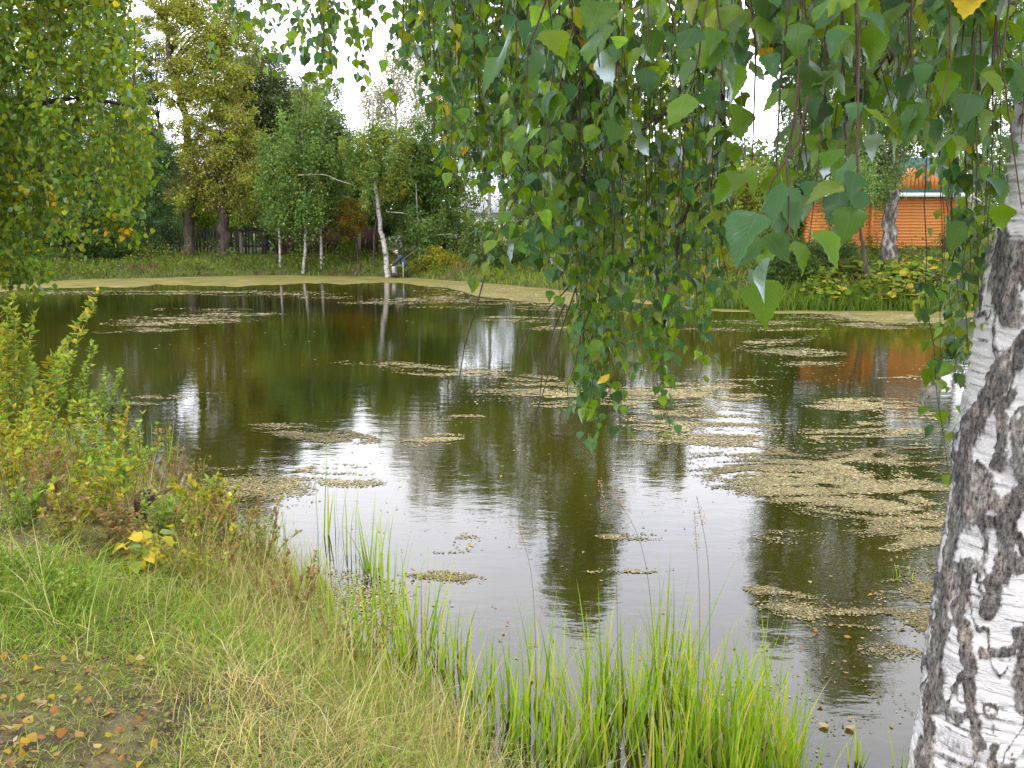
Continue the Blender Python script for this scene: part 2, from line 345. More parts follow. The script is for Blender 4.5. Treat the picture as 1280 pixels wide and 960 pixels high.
for (a, b_, rx, ry, dn, tl) in streaks:
    big = ry > 8; gx, gy = (1.15, 1.25) if not big else (1.25, 1.35)
    n = int(rx * ry * gx * gy * dn * (6.5 if ry < 13 else 4.2)) + 6
    u = rng.uniform(-1, 1, (n * 2, 2)); r_ = np.hypot(u[:, 0], u[:, 1]); u = u[r_ < 1]; r_ = r_[r_ < 1]
    x = a + u[:, 0] * rx * gx; y = b_ + u[:, 1] * ry * gy + (x - a) * tl
    w_ = onz(x, y); W1 = fbm(xy3(w_[:, 0], w_[:, 1], .9), 3, 33) * 3; W2 = fbm(xy3(w_[:, 0], w_[:, 1], .7), 3, 34) * 4
    fine = fbm(np.stack([w_[:, 0] * 3.2 + W1 * 2, w_[:, 1] * 9 + W2 * 2, 0 * x], -1), 4, 35)
    nz_ = fbm(np.stack([w_[:, 0] * 1.0 + W1, w_[:, 1] * 3.0 + W2, 0 * x], -1), 5, 31)
    f = .5 * nz_ + .5 * fine - .5
    p_ = ss(-.05, .13, f - (r_ ** 2) * .10 + (.035 if ry < 8 else .028)) * (1 - r_ ** 6)
    PP.append(w_[rng.uniform(size=len(x)) < p_ + .012])
P = np.concatenate(PP); P = P[sdist(P[:, 0], P[:, 1]) < .05]
dist = P[:, 1]; P[:, 2] = .004 + rng.uniform(0, .003, len(P))
size = (.0021 * dist + .002) * rng.uniform(.5, 1.6, len(P))
cols = palette([(.21, .175, .085), (.16, .135, .06), (.30, .25, .14), (.11, .09, .04), (.17, .155, .055)], len(P), .25) * (.45 + 1.1 * fbm(xy3(P[:, 0], P[:, 1], 1.1), 3, 92))[:, None]
V, Fo, C, _ = scatter_flakes(P, size, cols)
tag(mk('floating_algae', V, Fo, M_algae, col=C), 'tan flecks and streaks of algae floating on the open pond', 'algae', kind='stuff')
# solid duckweed belt along the far shore
top = np.array([(x, y) for x, y in far_px]); 
bx = np.array([-420, -150, 0, 60, 200, 300, 380, 500, 560, 600, 680, 740, 770, 860, 980, 1060, 1100, 1180, 1320, 1500, 1750.]); by = np.array([380, 368, 364, 360, 357, 357, 354, 355, 361, 372, 379, 381, 375, 386.5, 392, 396, 405, 403, 398, 404, 434.])
X = np.linspace(-420, 1750, 500); ty = np.interp(X, top[:, 0], top[:, 1]) - 2.5; bb = np.interp(X, bx, by) + (fbm(xy3(X, 0 * X, .03), 6, 2) - .5) * 9
A = onz(X, ty, .004); B = onz(X, np.maximum(bb, ty + .6), .004); rows = 6
V = np.concatenate([A + (B - A) * tt for tt in np.linspace(0, 1, rows)]); V[:, 2] = .004
n = len(X); i = np.arange(rows - 1)[:, None] * n; j = np.arange(n - 1)[None]; Q = np.stack([i + j + n, i + j + n + 1, i + j + 1, i + j], -1).reshape(-1, 4)
M_duck = noise_mat('duckweed', (.055, .06, .012), (.19, .14, .045), .7, .9, .2, .01, 12, (1, 3.2, 1), c3=(.125, .115, .022))
tag(mk('duckweed', V, Q, M_duck), 'olive tan belt of duckweed along the far shore', 'duckweed', kind='stuff')

# ------------------------------------------------------------------ background trees
DIA = np.array([[0, 0, 0], [.5, .45, .06], [0, 1, 0], [-.5, .45, .06]]); DIAF = np.array([[0, 1, 2, 3]])
TRI = np.array([[-.5, .1, 0], [.5, .3, .05], [-.05, 1.05, 0]]); TRIF = np.array([[0, 1, 2]])
def crown_points(blobs, Y, cov, leaf, droop, spread=1.0):
    """leaf positions gathered in clusters through the volume of the blobs"""
    out_ = []; cid = []; k0 = 0; s = Y / F
    for (px, py, rx, ry) in blobs:
        c = at(px, py, Y); RX, RZ = rx * s * 1.12, ry * s * 1.12; RY = RX * .9
        n = int(math.pi * RX * RZ * cov * 2.1 / (leaf * leaf * .31))
        cl = max(.28, min(RX, RZ) * .28) * spread
        nc = max(12, int(n / 110))
        u = rdir(nc) * (rng.uniform(0.12, 1, (nc, 1)) ** .42)
        u = u * (.8 + .45 * vnoise(u * 2.1 + px * .13 + 7, 4)[:, None])
        ctr = c + u * np.array([RX, RY, RZ])
        w_ = rng.integers(0, nc, n)
        csz = rng.uniform(.6, 1.3, nc)
        off = rng.normal(size=(n, 3)) * cl * .55 * csz[w_][:, None] * np.array([1, 1, .75 if not droop else 1.7])
        if droop: off[:, 2] -= abs(rng.normal(0, cl * .8, n))
        out_.append(ctr[w_] + off); cid.append(w_ + k0); k0 += nc
    return np.concatenate(out_), np.concatenate(cid), k0
PAL = dict(
 olive=[(.11, .13, .018), (.14, .15, .025), (.085, .11, .018), (.16, .17, .03)],
 yellow=[(.20, .21, .02), (.24, .22, .03), (.15, .19, .02)],
 green=[(.055, .10, .02), (.07, .115, .025), (.04, .085, .018), (.09, .12, .03)],
 dark=[(.035, .07, .014), (.045, .085, .018), (.028, .058, .013), (.06, .095, .02)],
 blue=[(.05, .095, .03), (.065, .115, .035), (.04, .08, .025)],
 dusty=[(.065, .085, .03), (.08, .095, .035), (.05, .07, .025), (.09, .09, .04)],
 bright=[(.09, .15, .015), (.11, .16, .02), (.07, .13, .015)],
 brown=[(.12, .095, .035), (.15, .115, .04), (.10, .09, .03), (.10, .10, .03)],
 orange=[(.20, .11, .02), (.18, .13, .02), (.10, .12, .02), (.22, .09, .02), (.08, .11, .02), (.07, .10, .02)],
 pale=[(.15, .14, .08), (.13, .15, .06), (.11, .13, .045), (.19, .16, .10)],
 near=[(.08, .15, .018), (.11, .18, .018), (.065, .125, .02), (.14, .20, .02), (.085, .15, .04), (.18, .22, .025)])
def tree(name, label, Y, trunk, rad, bark, blobs, pal, cov=1.9, leaf=.17, droop=False, group=None, accent=None, cat='tree', sink=True, aspect=.62, stems=True, spread=1.0):
    """trunk: pixel points from base upward"""
    leaf = leaf * .76 if stems else leaf
    b0 = at(trunk[0][0], trunk[0][1], Y); gz = float(ground(b0[0], b0[1]))
    root = empty(name, (b0[0], b0[1], gz), label, cat, group)
    pts = [np.array([b0[0], b0[1], gz - .15])] + [at(x, y, Y) + np.array([0, rng.uniform(-.2, .2), 0]) for x, y in trunk[1:]]
    pts = [p - np.array([b0[0], b0[1], gz]) for p in pts]
    P = smoothpath(pts, 7); P[:, :2] += (rng.normal(0, rad * .12, (len(P), 2))) * (np.arange(len(P))[:, None] > 0)
    rr = rad * np.linspace(1, .35, len(P)); rr[0] *= 1.35; rr[1] *= 1.1
    V, Fs = tube(P, rr, 10); mk('trunk', V, Fs, bark, root, smooth=True)
    org = np.array([b0[0], b0[1], gz])
    if stems:
        for bl in blobs:
            c = at(bl[0], bl[1], Y) - org; zz = P[:, 2]
            k = int(np.argmin(np.hypot(P[:, 2] - (c[2] - .25 * abs(bl[3]) * Y / F - abs(c[0] - P[:, 0].mean()) * .5), 0)))
            k = min(max(k, len(P) // 3), len(P) - 1); a = P[k]
            if np.linalg.norm(c - a) < .3: continue
            for q in range(3):
                e = c + rng.normal(0, 1, 3) * np.array([bl[2], bl[2], bl[3]]) * Y / F * .45
                mid = (a + e) / 2 + np.array([0, 0, .15]) * np.linalg.norm(e - a) + rng.normal(0, .08, 3)
                B = smoothpath([a, mid, e], 5); V, Fs = tube(B, np.linspace(rr[k] * .55, .02, len(B)), 6)
                mk('branch', V, Fs, bark, root, smooth=True)
    pos, cid, nc = crown_points(blobs, Y, cov, leaf, droop, spread); n = len(pos)
    col = palette(PAL[pal], n, .16) * (np.clip(rng.normal(1.55, .42, nc), .55, 2.6)[cid])[:, None]
    if accent:
        ca = rng.uniform(size=nc) < accent[1]; mm_ = ca[cid] & (rng.uniform(size=n) < .6); col[mm_] = palette(PAL[accent[0]], int(mm_.sum()), .15)
    tip = rdir(n); tip[:, 2] -= .9 if droop else .3; nr = rdir(n); nr[:, 2] += .4
    sz = leaf * rng.uniform(.6, 1.35, n)
    V, Fo, C, _ = inst(TRI, TRIF, frames(tip, nr), pos - org, np.stack([sz * aspect * 1.15, sz, sz], -1), col)
    mk('crown', V, Fo, M_leaf, root, col=C)
    return root
BT = 'trees round the far side of the pond'
T = lambda *a, **k: tree(*a, **k)
# left side, behind the hanging foliage
T('willow_tree', 'dark bushy tree on the far bank at the left edge behind the hanging leaves', 47, [(20, 330), (22, 250), (30, 150)], .16, M_darkbark, [(10, 270, 60, 50), (60, 230, 60, 60), (0, 150, 70, 70), (90, 290, 45, 30), (-80, 200, 80, 110)], 'dark')
T('willow_tree', 'dark green tree left of the blue green conical tree, behind the fence end', 53, [(120, 318), (122, 250), (128, 150)], .15, M_darkbark, [(130, 260, 45, 45), (120, 190, 50, 50), (140, 120, 35, 35), (100, 60, 60, 50)], 'green')
T('spruce_tree', 'blue green conical tree standing left of the tall dark trunk', 51, [(190, 322), (192, 250), (195, 160)], .12, M_darkbark, [(192, 285, 38, 32), (193, 240, 33, 30), (195, 200, 24, 26), (187, 168, 14, 22)], 'blue', leaf=.14)
T('alder_tree', 'tall tree with straight dark trunk and yellow olive crown', 50, [(236, 319), (237, 250), (236, 190), (231, 150), (214, 70), (206, 20)], .30, M_darkbark, [(248, 42, 42, 38), (270, 90, 42, 46), (250, 128, 40, 30), (265, 170, 44, 30), (215, 15, 35, 20), (218, 95, 22, 18), (290, 40, 26, 34), (245, 0, 50, 26)], 'olive', accent=('yellow', .4), cov=1.7)
T('alder_tree', 'forked dark trunk tree with brownish olive crown before the picket fence', 49.5, [(281, 320), (280, 270), (275, 220), (266, 190)], .36, M_darkbark, [(300, 215, 46, 38), (262, 215, 34, 28), (325, 240, 38, 34), (295, 165, 34, 30), (240, 245, 30, 20)], 'olive', accent=('brown', .45), cov=1.6)
T('elm_tree', 'dusty dark green tree top rising right of the yellow crown', 56, [(332, 315), (330, 240), (326, 150)], .2, M_darkbark, [(325, 112, 36, 40), (318, 155, 42, 40), (350, 175, 44, 36), (350, 225, 42, 42), (365, 130, 24, 26)], 'dusty')
T('willow_tree', 'broad grey green willow crown filling the space right of the forked trunk', 55, [(345, 316), (345, 250), (350, 180)], .2, M_darkbark, [(345, 200, 50, 44), (372, 165, 36, 34), (305, 130, 34, 34), (400, 205, 36, 34), (325, 85, 26, 28), (350, 130, 34, 30)], 'dusty', accent=('green', .5))
T('willow_tree', 'pale grey green tree between the hanging left foliage and the tall straight trunk', 57, [(205, 316), (204, 250), (200, 150)], .18, M_darkbark, [(200, 215, 34, 34), (222, 245, 30, 34), (185, 110, 26, 24), (190, 60, 30, 34), (175, 150, 24, 34), (225, 190, 18, 16)], 'dusty', accent=('green', .5), cov=1.5)
T('linden_tree', 'bright green tree glowing behind the picket fence', 60, [(258, 312), (258, 270), (256, 230)], .12, M_darkbark, [(258, 255, 38, 36), (250, 285, 36, 18), (225, 240, 24, 30)], 'bright')
T('aspen_tree', 'grey green aspen crown between the dusty dark tree and the bright sky gap', 57, [(395, 314), (398, 240), (400, 150)], .18, M_darkbark, [(390, 160, 36, 34), (415, 190, 34, 34), (380, 220, 40, 40), (430, 240, 34, 34), (402, 120, 20, 26)], 'green', accent=('dusty', .4))
T('birch_tree', 'young birch with thin white stem, first left of the thin stems near the fence gap', 47.5, [(350, 327), (350, 300), (347, 250), (345, 200)], .07, M_farbirch, [(350, 240, 30, 34), (348, 195, 24, 26)], 'green', droop=True)
T('birch_tree', 'young birch with kinked pale stem between two straighter young birches', 46.5, [(378, 335), (382, 315), (381, 280), (380, 210), (378, 150)], .085, M_farbirch, [(378, 225, 38, 46), (382, 170, 30, 36), (374, 262, 26, 16), (385, 130, 20, 24)], 'green', droop=True, accent=('yellow', .06))
T('birch_tree', 'straight young birch left of the orange leaved rowan', 47, [(402, 330), (402, 290), (401, 240), (404, 180)], .085, M_farbirch, [(410, 200, 32, 40), (402, 245, 36, 26), (418, 165, 20, 26)], 'green', droop=True, accent=('dusty', .25))
T('rowan_tree', 'small rowan with orange and rust autumn leaves in front of the dark board fence', 47.5, [(447, 322), (444, 300), (432, 270), (425, 255)], .07, M_darkbark, [(412, 268, 22, 16), (432, 282, 22, 13), (440, 262, 24, 16), (400, 285, 16, 10)], 'orange', leaf=.14, cov=1.6)
T('maple_tree', 'dark green tree behind the orange rowan', 53, [(455, 318), (450, 270), (445, 220)], .14, M_darkbark, [(440, 235, 40, 30), (465, 265, 35, 28), (440, 200, 26, 20), (505, 275, 30, 22)], 'dark')
T('birch_tree', 'leaning white birch with black flecked trunk beside the fisherman', 44.6, [(487, 345), (480, 312), (473, 268), (468, 200), (465, 120)], .145, M_farbirch, [(470, 215, 36, 28), (458, 180, 26, 24), (485, 185, 26, 26)], 'green', droop=True, accent=('yellow', .3))
T('maple_tree', 'small maple turning bright yellow green above the leaning birch trunk', 46.5, [(466, 325), (470, 280), (480, 240)], .06, M_darkbark, [(480, 222, 26, 13), (465, 208, 16, 11), (497, 236, 15, 9)], 'yellow', leaf=.2, cov=2.2)
T('oak_tree', 'deep green broad tree behind the fisherman', 49, [(520, 325), (520, 280), (516, 220)], .16, M_darkbark, [(520, 215, 32, 34), (535, 265, 36, 34), (505, 250, 28, 28), (515, 180, 20, 20)], 'dark', leaf=.2)
T('birch_tree', 'slim birch with leaning pale stem right of the fisherman', 45.5, [(524, 334), (524, 308), (522, 270), (520, 230)], .06, M_farbirch, [(528, 275, 26, 22), (540, 290, 20, 14)], 'green', droop=True)
T('birch_tree', 'tall sparse birch whose pale pinkish top stands against the white sky', 60, [(500, 312), (500, 240), (496, 170), (492, 90)], .14, M_farbirch, [(500, 120, 34, 36), (495, 165, 38, 24), (512, 75, 32, 36), (530, 30, 34, 34), (560, 50, 30, 40), (470, 130, 18, 22)], 'pale', cov=.9, leaf=.16, droop=True)
T('poplar_tree', 'mid green tree with yellow tinge between the tall sparse birch and the cottage roof gap', 52, [(560, 322), (560, 270), (556, 180)], .16, M_darkbark, [(555, 175, 34, 38), (560, 250, 36, 34), (570, 140, 34, 30), (545, 215, 30, 28), (566, 90, 26, 34)], 'green', accent=('olive', .35))
T('birch_tree', 'birch with grey white trunk standing in front of the pale cottage roof', 48, [(611, 330), (612, 290), (611, 230), (607, 150), (606, 60)], .12, M_farbirch, [(604, 185, 34, 22), (600, 140, 40, 34), (590, 292, 30, 22), (630, 300, 30, 24), (640, 200, 24, 20), (610, 70, 34, 44)], 'green', droop=True)
T('hazel_tree', 'loose leaved small tree with blue grey leaves filtering the view of the cottage roof', 50, [(596, 330), (600, 290), (606, 250)], .04, M_darkbark, [(612, 240, 24, 22)], 'blue', cov=.35, leaf=.13)
T('birch_tree', 'birch with white trunk on the bank behind the hanging leaf curtain', 41, [(692, 340), (691, 310), (690, 240), (688, 140), (690, 20)], .15, M_farbirch, [(680, 220, 44, 36), (660, 265, 34, 30), (710, 150, 50, 60), (690, 60, 50, 60), (730, -40, 46, 60), (640, 150, 34, 34)], 'green', droop=True, accent=('olive', .2))
T('poplar_tree', 'tall poplar rising above the picture behind the leaf curtain', 45, [(762, 335), (762, 250), (758, 120), (752, -60)], .2, M_darkbark, [(760, 240, 46, 50), (770, 140, 46, 60), (752, 30, 36, 60), (748, -60, 32, 60), (740, -130, 20, 40)], 'green', accent=('olive', .4))
T('birch_tree', 'yellowing birch partly hidden by the right edge of the leaf curtain', 40, [(845, 345), (846, 270), (850, 180)], .12, M_farbirch, [(850, 250, 44, 44), (860, 180, 36, 40), (885, 300, 34, 28), (820, 300, 34, 28), (845, 110, 24, 34)], 'olive', droop=True, accent=('green', .5))
T('birch_tree', 'loose birch with scattered yellow leaves below the bright sky opening', 37, [(925, 345), (928, 290), (932, 230)], .07, M_farbirch, [(930, 262, 34, 36), (925, 225, 22, 20), (950, 225, 20, 26), (955, 285, 30, 24)], 'olive', droop=True, accent=('yellow', .25), leaf=.14)
T('birch_tree', 'green birch left of the orange log house', 35, [(990, 332), (992, 260), (1000, 150), (1005, 20)], .13, M_darkbark, [(985, 240, 30, 38), (1010, 190, 34, 44), (1020, 100, 40, 60), (1015, 10, 40, 60), (990, 285, 22, 22), (1020, -80, 40, 50)], 'green', droop=True, leaf=.13)
T('birch_tree', 'old birch with rough dark and white trunk in front of the orange log house', 30.5, [(1112, 316), (1113, 280), (1115, 220), (1118, 120), (1122, -40)], .27, M_oldbirch, [(1105, 150, 55, 45), (1080, 90, 50, 50), (1150, 60, 60, 50), (1110, -40, 70, 70), (1100, 215, 28, 26), (1050, 170, 30, 40), (1160, 130, 40, 40), (1120, -150, 50, 60)], 'green', droop=True, leaf=.11, cov=1.5)
T('bird_cherry_tree', 'small leaning tree with bare brown stem on the slope below the log house', 28.3, [(1086, 356), (1082, 330), (1076, 300), (1072, 265)], .085, M_darkbark, [(1062, 235, 22, 26), (1078, 215, 24, 20), (1045, 262, 14, 10)], 'green', droop=True, leaf=.09, cov=1.4)
T('birch_tree', 'light airy birch behind the right end of the log house', 46, [(1215, 300), (1216, 220), (1212, 100)], .16, M_farbirch, [(1205, 120, 50, 50), (1230, 40, 60, 60), (1180, 70, 40, 40), (1225, 265, 26, 22), (1215, -60, 60, 60), (1180, 165, 24, 20)], 'green', droop=True, cov=1.0, leaf=.15)
T('poplar_tree', 'tall dark poplar far right, standing beyond the near birch trunk', 34, [(1330, 330), (1330, 200), (1325, 0)], .22, M_darkbark, [(1300, 200, 50, 80), (1340, 100, 70, 90), (1290, 60, 40, 50), (1330, -60, 70, 90), (1400, 180, 90, 120)], 'green', leaf=.14)
# second row
for k, (px, Yb, hi, pal, lab) in enumerate([
 (40, 66, 100, 'dusty', 'far grey green tree filling the gap at the left edge behind the front row'), (150, 68, 150, 'dusty', 'far grey green tree behind the blue green conical tree'), (300, 70, 190, 'green', 'far green tree behind the forked dark trunk'),
 (430, 66, 205, 'blue', 'far bluish tree low under the bright sky gap'), (540, 70, 170, 'dusty', 'far tree behind the broad deep green tree'), (640, 72, 150, 'green', 'far green tree right of the pale cottage roof'),
 (760, 66, 130, 'olive', 'far olive tree behind the tall poplar'), (860, 62, 190, 'dusty', 'far dusty tree behind the yellowing birch'), (945, 60, 215, 'green', 'far low green tree under the right sky opening'),
 (1040, 60, 120, 'green', 'far green tree rising behind the log house roof'), (1160, 62, 200, 'dusty', 'far dusty tree just above the log house roof ridge'), (1290, 60, 120, 'dark', 'far dark tree behind the near birch trunk')]):
    mid = (hi + 310) / 2; half = (310 - hi) / 2
    bl = [(px + 8, 270, 52, 36), (px - 22, mid + half * .25, 36, half * .5), (px + 24, mid, 36, half * .55), (px, hi + half * .5, 32, half * .5)]
    if k == 5: bl = [(680, 290, 46, 30), (690, 220, 36, 50), (600, 300, 40, 20)]
    if k == 4: bl = [(535, 285, 34, 26), (520, 235, 30, 40), (545, 200, 26, 34)]
    tree('broadleaf_tree', lab, Yb, [(px if k != 5 else 690, 310), (px if k != 5 else 690, mid), (px if k != 5 else 690, hi + half * .6)], .15, M_darkbark, bl, pal, cov=1.0, leaf=.26, stems=False)
# low thicket closing the view under the crowns
n = 95000; X_ = rng.uniform(-62, 75, n); Yp = rng.uniform(63, 82, n); gz = ground(X_, Yp); hh = 3.2 + 5.5 * fbm(xy3(X_, 0 * Yp, .12), 4, 90) * (1 + .3 * (X_ > 30))
nn = fbm(xy3(X_, Yp, .5), 3, 91); zz = gz + hh * rng.uniform(0, 1, n) ** .8 * (.55 + .9 * nn)
P = np.stack([X_, Yp, zz], -1); sz = .42 * rng.uniform(.6, 1.3, n)
V, Fo, C, _ = inst(DIA, DIAF, frames(rdir(n), rdir(n)), P, np.stack([sz * .62, sz, sz], -1), palette(PAL['dark'] + PAL['green'], n, .2) * (.6 + .9 * nn[:, None]))
tag(mk('far_thicket', V, Fo, M_leaf, col=C), 'dense dark thicket closing the view behind the fence and the trunks', 'thicket', kind='stuff')
# broken bare limb crossing the gap
rt = empty('dead_branch', at(380, 220, 47) * [1, 1, 1], 'thin bare whitish branch arching out to the right above the rowan', 'branch')
P = smoothpath([at(x, y, 45.8) for x, y in [(372, 219), (392, 218), (408, 219), (422, 225), (441, 231)]], 5); V, Fs = tube(P, np.linspace(.045, .015, len(P)), 6)
mk('limb', V - np.array(rt.location), Fs, M_wood, rt, col=np.full((len(V), 3), 2.6))

# ------------------------------------------------------------------ bank shrubs
def shrub(name, label, Y, px, py, rx, ry, pal, leaf=.11, cov=2, accent=None, n_st=9, group=None, mat=None, aspect=.6, parts=None):
    b0 = onz(px, py + ry, 0); b0 = at(px, py + ry, Y); gz = float(ground(b0[0], b0[1])); org = np.array([b0[0], b0[1], gz])
    root = empty(name, org, label, 'shrub', group)
    s = Y / F
    A_ = Acc()
    for q in range(n_st):
        e = at(px, py, Y) - org + rng.normal(0, .45, 3) * np.array([rx, rx, ry]) * s
        B = smoothpath([rng.normal(0, .06, 3) * [1, 1, 0] + [0, 0, -.05], e * [.5, .5, .6], e], 4); V, Fs = tube(B, np.linspace(.018, .006, len(B)), 5); A_.add(V, Fs)
    A_.build('stem', M_darkbark, root)
    bl = [(px, py, rx, ry), (px - rx * .5, py + ry * .3, rx * .5, ry * .7), (px + rx * .5, py + ry * .25, rx * .5, ry * .75), (px, py + ry * .6, rx * .8, ry * .5)]
    pos, cid, nc = crown_points(bl, Y, cov, leaf, False); n = len(pos)
    pos[:, 2] = np.maximum(pos[:, 2], ground(pos[:, 0], pos[:, 1]) + .03)
    col = palette(PAL[pal], n, .16) * (np.clip(rng.normal(1, .2, nc), .5, 1.5)[cid])[:, None]
    if accent: mm_ = rng.uniform(size=n) < accent[1]; col[mm_] = palette(PAL[accent[0]], int(mm_.sum()), .15)
    tip = rdir(n); tip[:, 2] += .3; sz = leaf * rng.uniform(.6, 1.3, n); nr = rdir(n); nr[:, 2] += .6
    V, Fo, C, _ = inst(DIA, DIAF, frames(tip, nr), pos - org, np.stack([sz * aspect, sz, sz], -1), col)
    mk('foliage', V, Fo, M_leaf, root, col=C); return root
shrub('shrub', 'yellow green bush on the bank right of the fisherman', 45, 552, 328, 24, 13, 'yellow', accent=('orange', .12))
shrub('shrub', 'low orange flecked bush close behind the fisherman', 44.8, 526, 332, 10, 9, 'olive', accent=('yellow', .3))
shrub('shrub', 'dark green shrub under the curtain at the water left of the white birch', 43, 640, 325, 38, 20, 'dark')
shrub('shrub', 'dark russet shrub between the two trunks behind the leaf curtain', 39, 745, 335, 46, 22, 'dark', accent=('brown', .3))
shrub('shrub', 'green bank shrub hidden behind the right part of the leaf curtain', 35, 835, 345, 46, 26, 'green', accent=('olive', .3))
shrub('shrub', 'large dark green rounded shrub at the foot of the log house slope', 29.5, 985, 332, 36, 34, 'dark', leaf=.08, accent=('green', .4), n_st=14)
shrub('shrub', 'olive shrub on the bank left of the large dark rounded shrub', 31.5, 925, 345, 34, 24, 'olive', leaf=.08, accent=('brown', .25))
shrub('shrub', 'small green shrub against the dark board fence', 48, 434, 302, 6, 11, 'bright')
shrub('shrub', 'low weedy bush left of the old birch below the log house', 30, 1035, 312, 30, 10, 'blue', leaf=.08)
shrub('shrub', 'low bush at the right corner of the log house', 31, 1200, 300, 18, 12, 'green', leaf=.08)
shrub('shrub', 'bushy undergrowth at the left end of the picket fence', 47.5, 135, 305, 34, 16, 'dark')
shrub('shrub', 'undergrowth on the far bank below the hanging left foliage', 46, 60, 325, 40, 16, 'green')
# large yellow green leaves on the right bank
n = 1500; px = rng.uniform(1005, 1190, n); Yp = rng.uniform(27.2, 29.6, n); X_ = (px - 640) / F * Yp; d = sdist(X_, Yp); ok = d > .05
X_, Yp = X_[ok], Yp[ok]; gz = ground(X_, Yp); nn = fbm(xy3(X_, Yp, 1.3), 3, 8); k_ = nn > .42; X_, Yp, gz = X_[k_], Yp[k_], gz[k_]; n = len(X_)
HEX = np.array([[0, 0, 0], [.45, .15, .05], [.5, .6, .08], [0, 1, 0], [-.5, .6, .08], [-.45, .15, .05]])
tip = rdir(n) * [1, 1, .3]; nr = rdir(n) * .35 + [0, -.5, 1]; sz = rng.uniform(.13, .26, n)
V, Fo, C, _ = inst(HEX, np.array([[0, 1, 2, 3], [0, 3, 4, 5]]), frames(tip, nr), np.stack([X_, Yp, gz + rng.uniform(.15, .5, n)], -1), sz, palette([(.13, .20, .02), (.10, .16, .02), (.20, .22, .03), (.07, .12, .02), (.3, .22, .04)], n, .15))
tag(mk('butterbur_patch', V, Fo, M_grass, col=C), 'patch of broad yellow green leaves on the right bank', 'plant', kind='stuff')

# ------------------------------------------------------------------ grass
def blade_template(k=3, bend=.35):
    """unit blade: root at origin, rises along z to 1, bends to +y"""
    t_ = np.linspace(0, 1, k + 1); w_ = .5 * (1 - t_ ** 1.6); y_ = bend * t_ ** 2; z_ = t_ * (1 - .25 * bend * t_)
    V = []; 
    for a, b_, c_ in zip(w_[:-1], y_[:-1], z_[:-1]): V += [[-a, b_, c_], [a, b_, c_]]
    V.append([0, y_[-1], z_[-1]]); V = np.array(V)
    q = np.array([[2 * i, 2 * i + 1, 2 * i + 3, 2 * i + 2] for i in range(k - 1)]).reshape(-1, 4); tri = np.array([[2 * k - 2, 2 * k - 1, 2 * k]])
    return V, ([q, tri] if len(q) else [tri])
def blades(P, h, w_, lean, col, k=2, bend=.4):
    n = len(P); T_, Fc = blade_template(k, bend); a = rng.uniform(0, 6.283, n)
    up = np.stack([np.cos(a) * lean, np.sin(a) * lean, np.ones(n)], -1) + rng.normal(0, .08, (n, 3)) * [1, 1, 0]
    up /= np.linalg.norm(up, axis=1)[:, None]; fw = np.stack([np.cos(a), np.sin(a), 0 * a], -1); fw = fw - (fw * up).sum(1)[:, None] * up; fw /= np.linalg.norm(fw, axis=1)[:, None]
    Rm = np.stack([np.cross(fw, up), fw, up], -1)
    return inst(T_, Fc, Rm, P, np.stack([w_, h, h], -1), col)[:3]
GREENB = [(.12, .21, .02), (.15, .25, .025), (.10, .18, .02), (.19, .28, .035)]
STRAW = [(.40, .35, .15), (.34, .31, .12), (.46, .40, .20), (.28, .26, .08)]
OLIVE = [(.19, .23, .035), (.24, .26, .05), (.16, .20, .03)]
# far banks
A_ = Acc(); n = 120000
u = rng.uniform(-250, 1500, n); Yg = 22 + 30 * rng.uniform(size=n); X_ = (u - 640) / F * Yg; d = sdist(X_, Yg); ok = (d > -.1) & (d < 8)
X_, Yg, d = X_[ok], Yg[ok], d[ok]; gz = ground(X_, Yg, d); n = len(X_)
c = palette([(.08, .14, .015), (.10, .16, .018), (.13, .17, .025), (.055, .10, .015)], n, .18); nn = fbm(xy3(X_, Yg, .8), 4, 40)
b_ = nn > .60; c[b_] = palette([(.13, .095, .045), (.16, .12, .05), (.11, .10, .03)], int(b_.sum()), .15)
b_ = (nn < .43); c[b_] = palette([(.13, .18, .025), (.15, .19, .03)], int(b_.sum()), .12)
h = rng.uniform(.15, .5, n) * (1 - .6 * ss(1, 5, d)) * (.6 + nn)
A_.add(*blades(np.stack([X_, Yg, gz - .03], -1), h, rng.uniform(.03, .07, n), rng.uniform(0, .7, n), c, 2))
tag(A_.build('bank_grass', M_grass), 'rough grass and weeds covering the far banks', 'grass', kind='stuff')
# leafy weeds on the far banks
n = 30000; u = rng.uniform(-250, 1500, n); Yg = 22 + 30 * rng.uniform(size=n); X_ = (u - 640) / F * Yg; d = sdist(X_, Yg); nn = fbm(xy3(X_, Yg, .55), 4, 44); ok = (d > .1) & (d < 6) & (nn > .47)
X_, Yg, d, nn = X_[ok], Yg[ok], d[ok], nn[ok]; n = len(X_); k5 = 7
X_ = np.repeat(X_, k5); Yg = np.repeat(Yg, k5); hgt = np.repeat(np.clip((nn - .47) * 6, .1, .9), k5); base_c = np.repeat(palette([(.05, .10, .015), (.04, .075, .015), (.09, .13, .02), (.12, .10, .03), (.13, .16, .02)], n, .2), k5, axis=0); m5 = n * k5
P = np.stack([X_ + rng.normal(0, .1, m5), Yg + rng.normal(0, .1, m5), ground(X_, Yg) + rng.uniform(0, 1, m5) * hgt], -1); sz = rng.uniform(.07, .15, m5)
V, Fo, C, _ = inst(DIA, DIAF, frames(rdir(m5) + [0, 0, .4], rdir(m5) + [0, 0, .6]), P, np.stack([sz * .7, sz, sz], -1), base_c)
tag(mk('bank_weeds', V, Fo, M_grass, col=C), 'leafy green and brownish weeds growing through the far bank grass', 'weeds', kind='stuff')
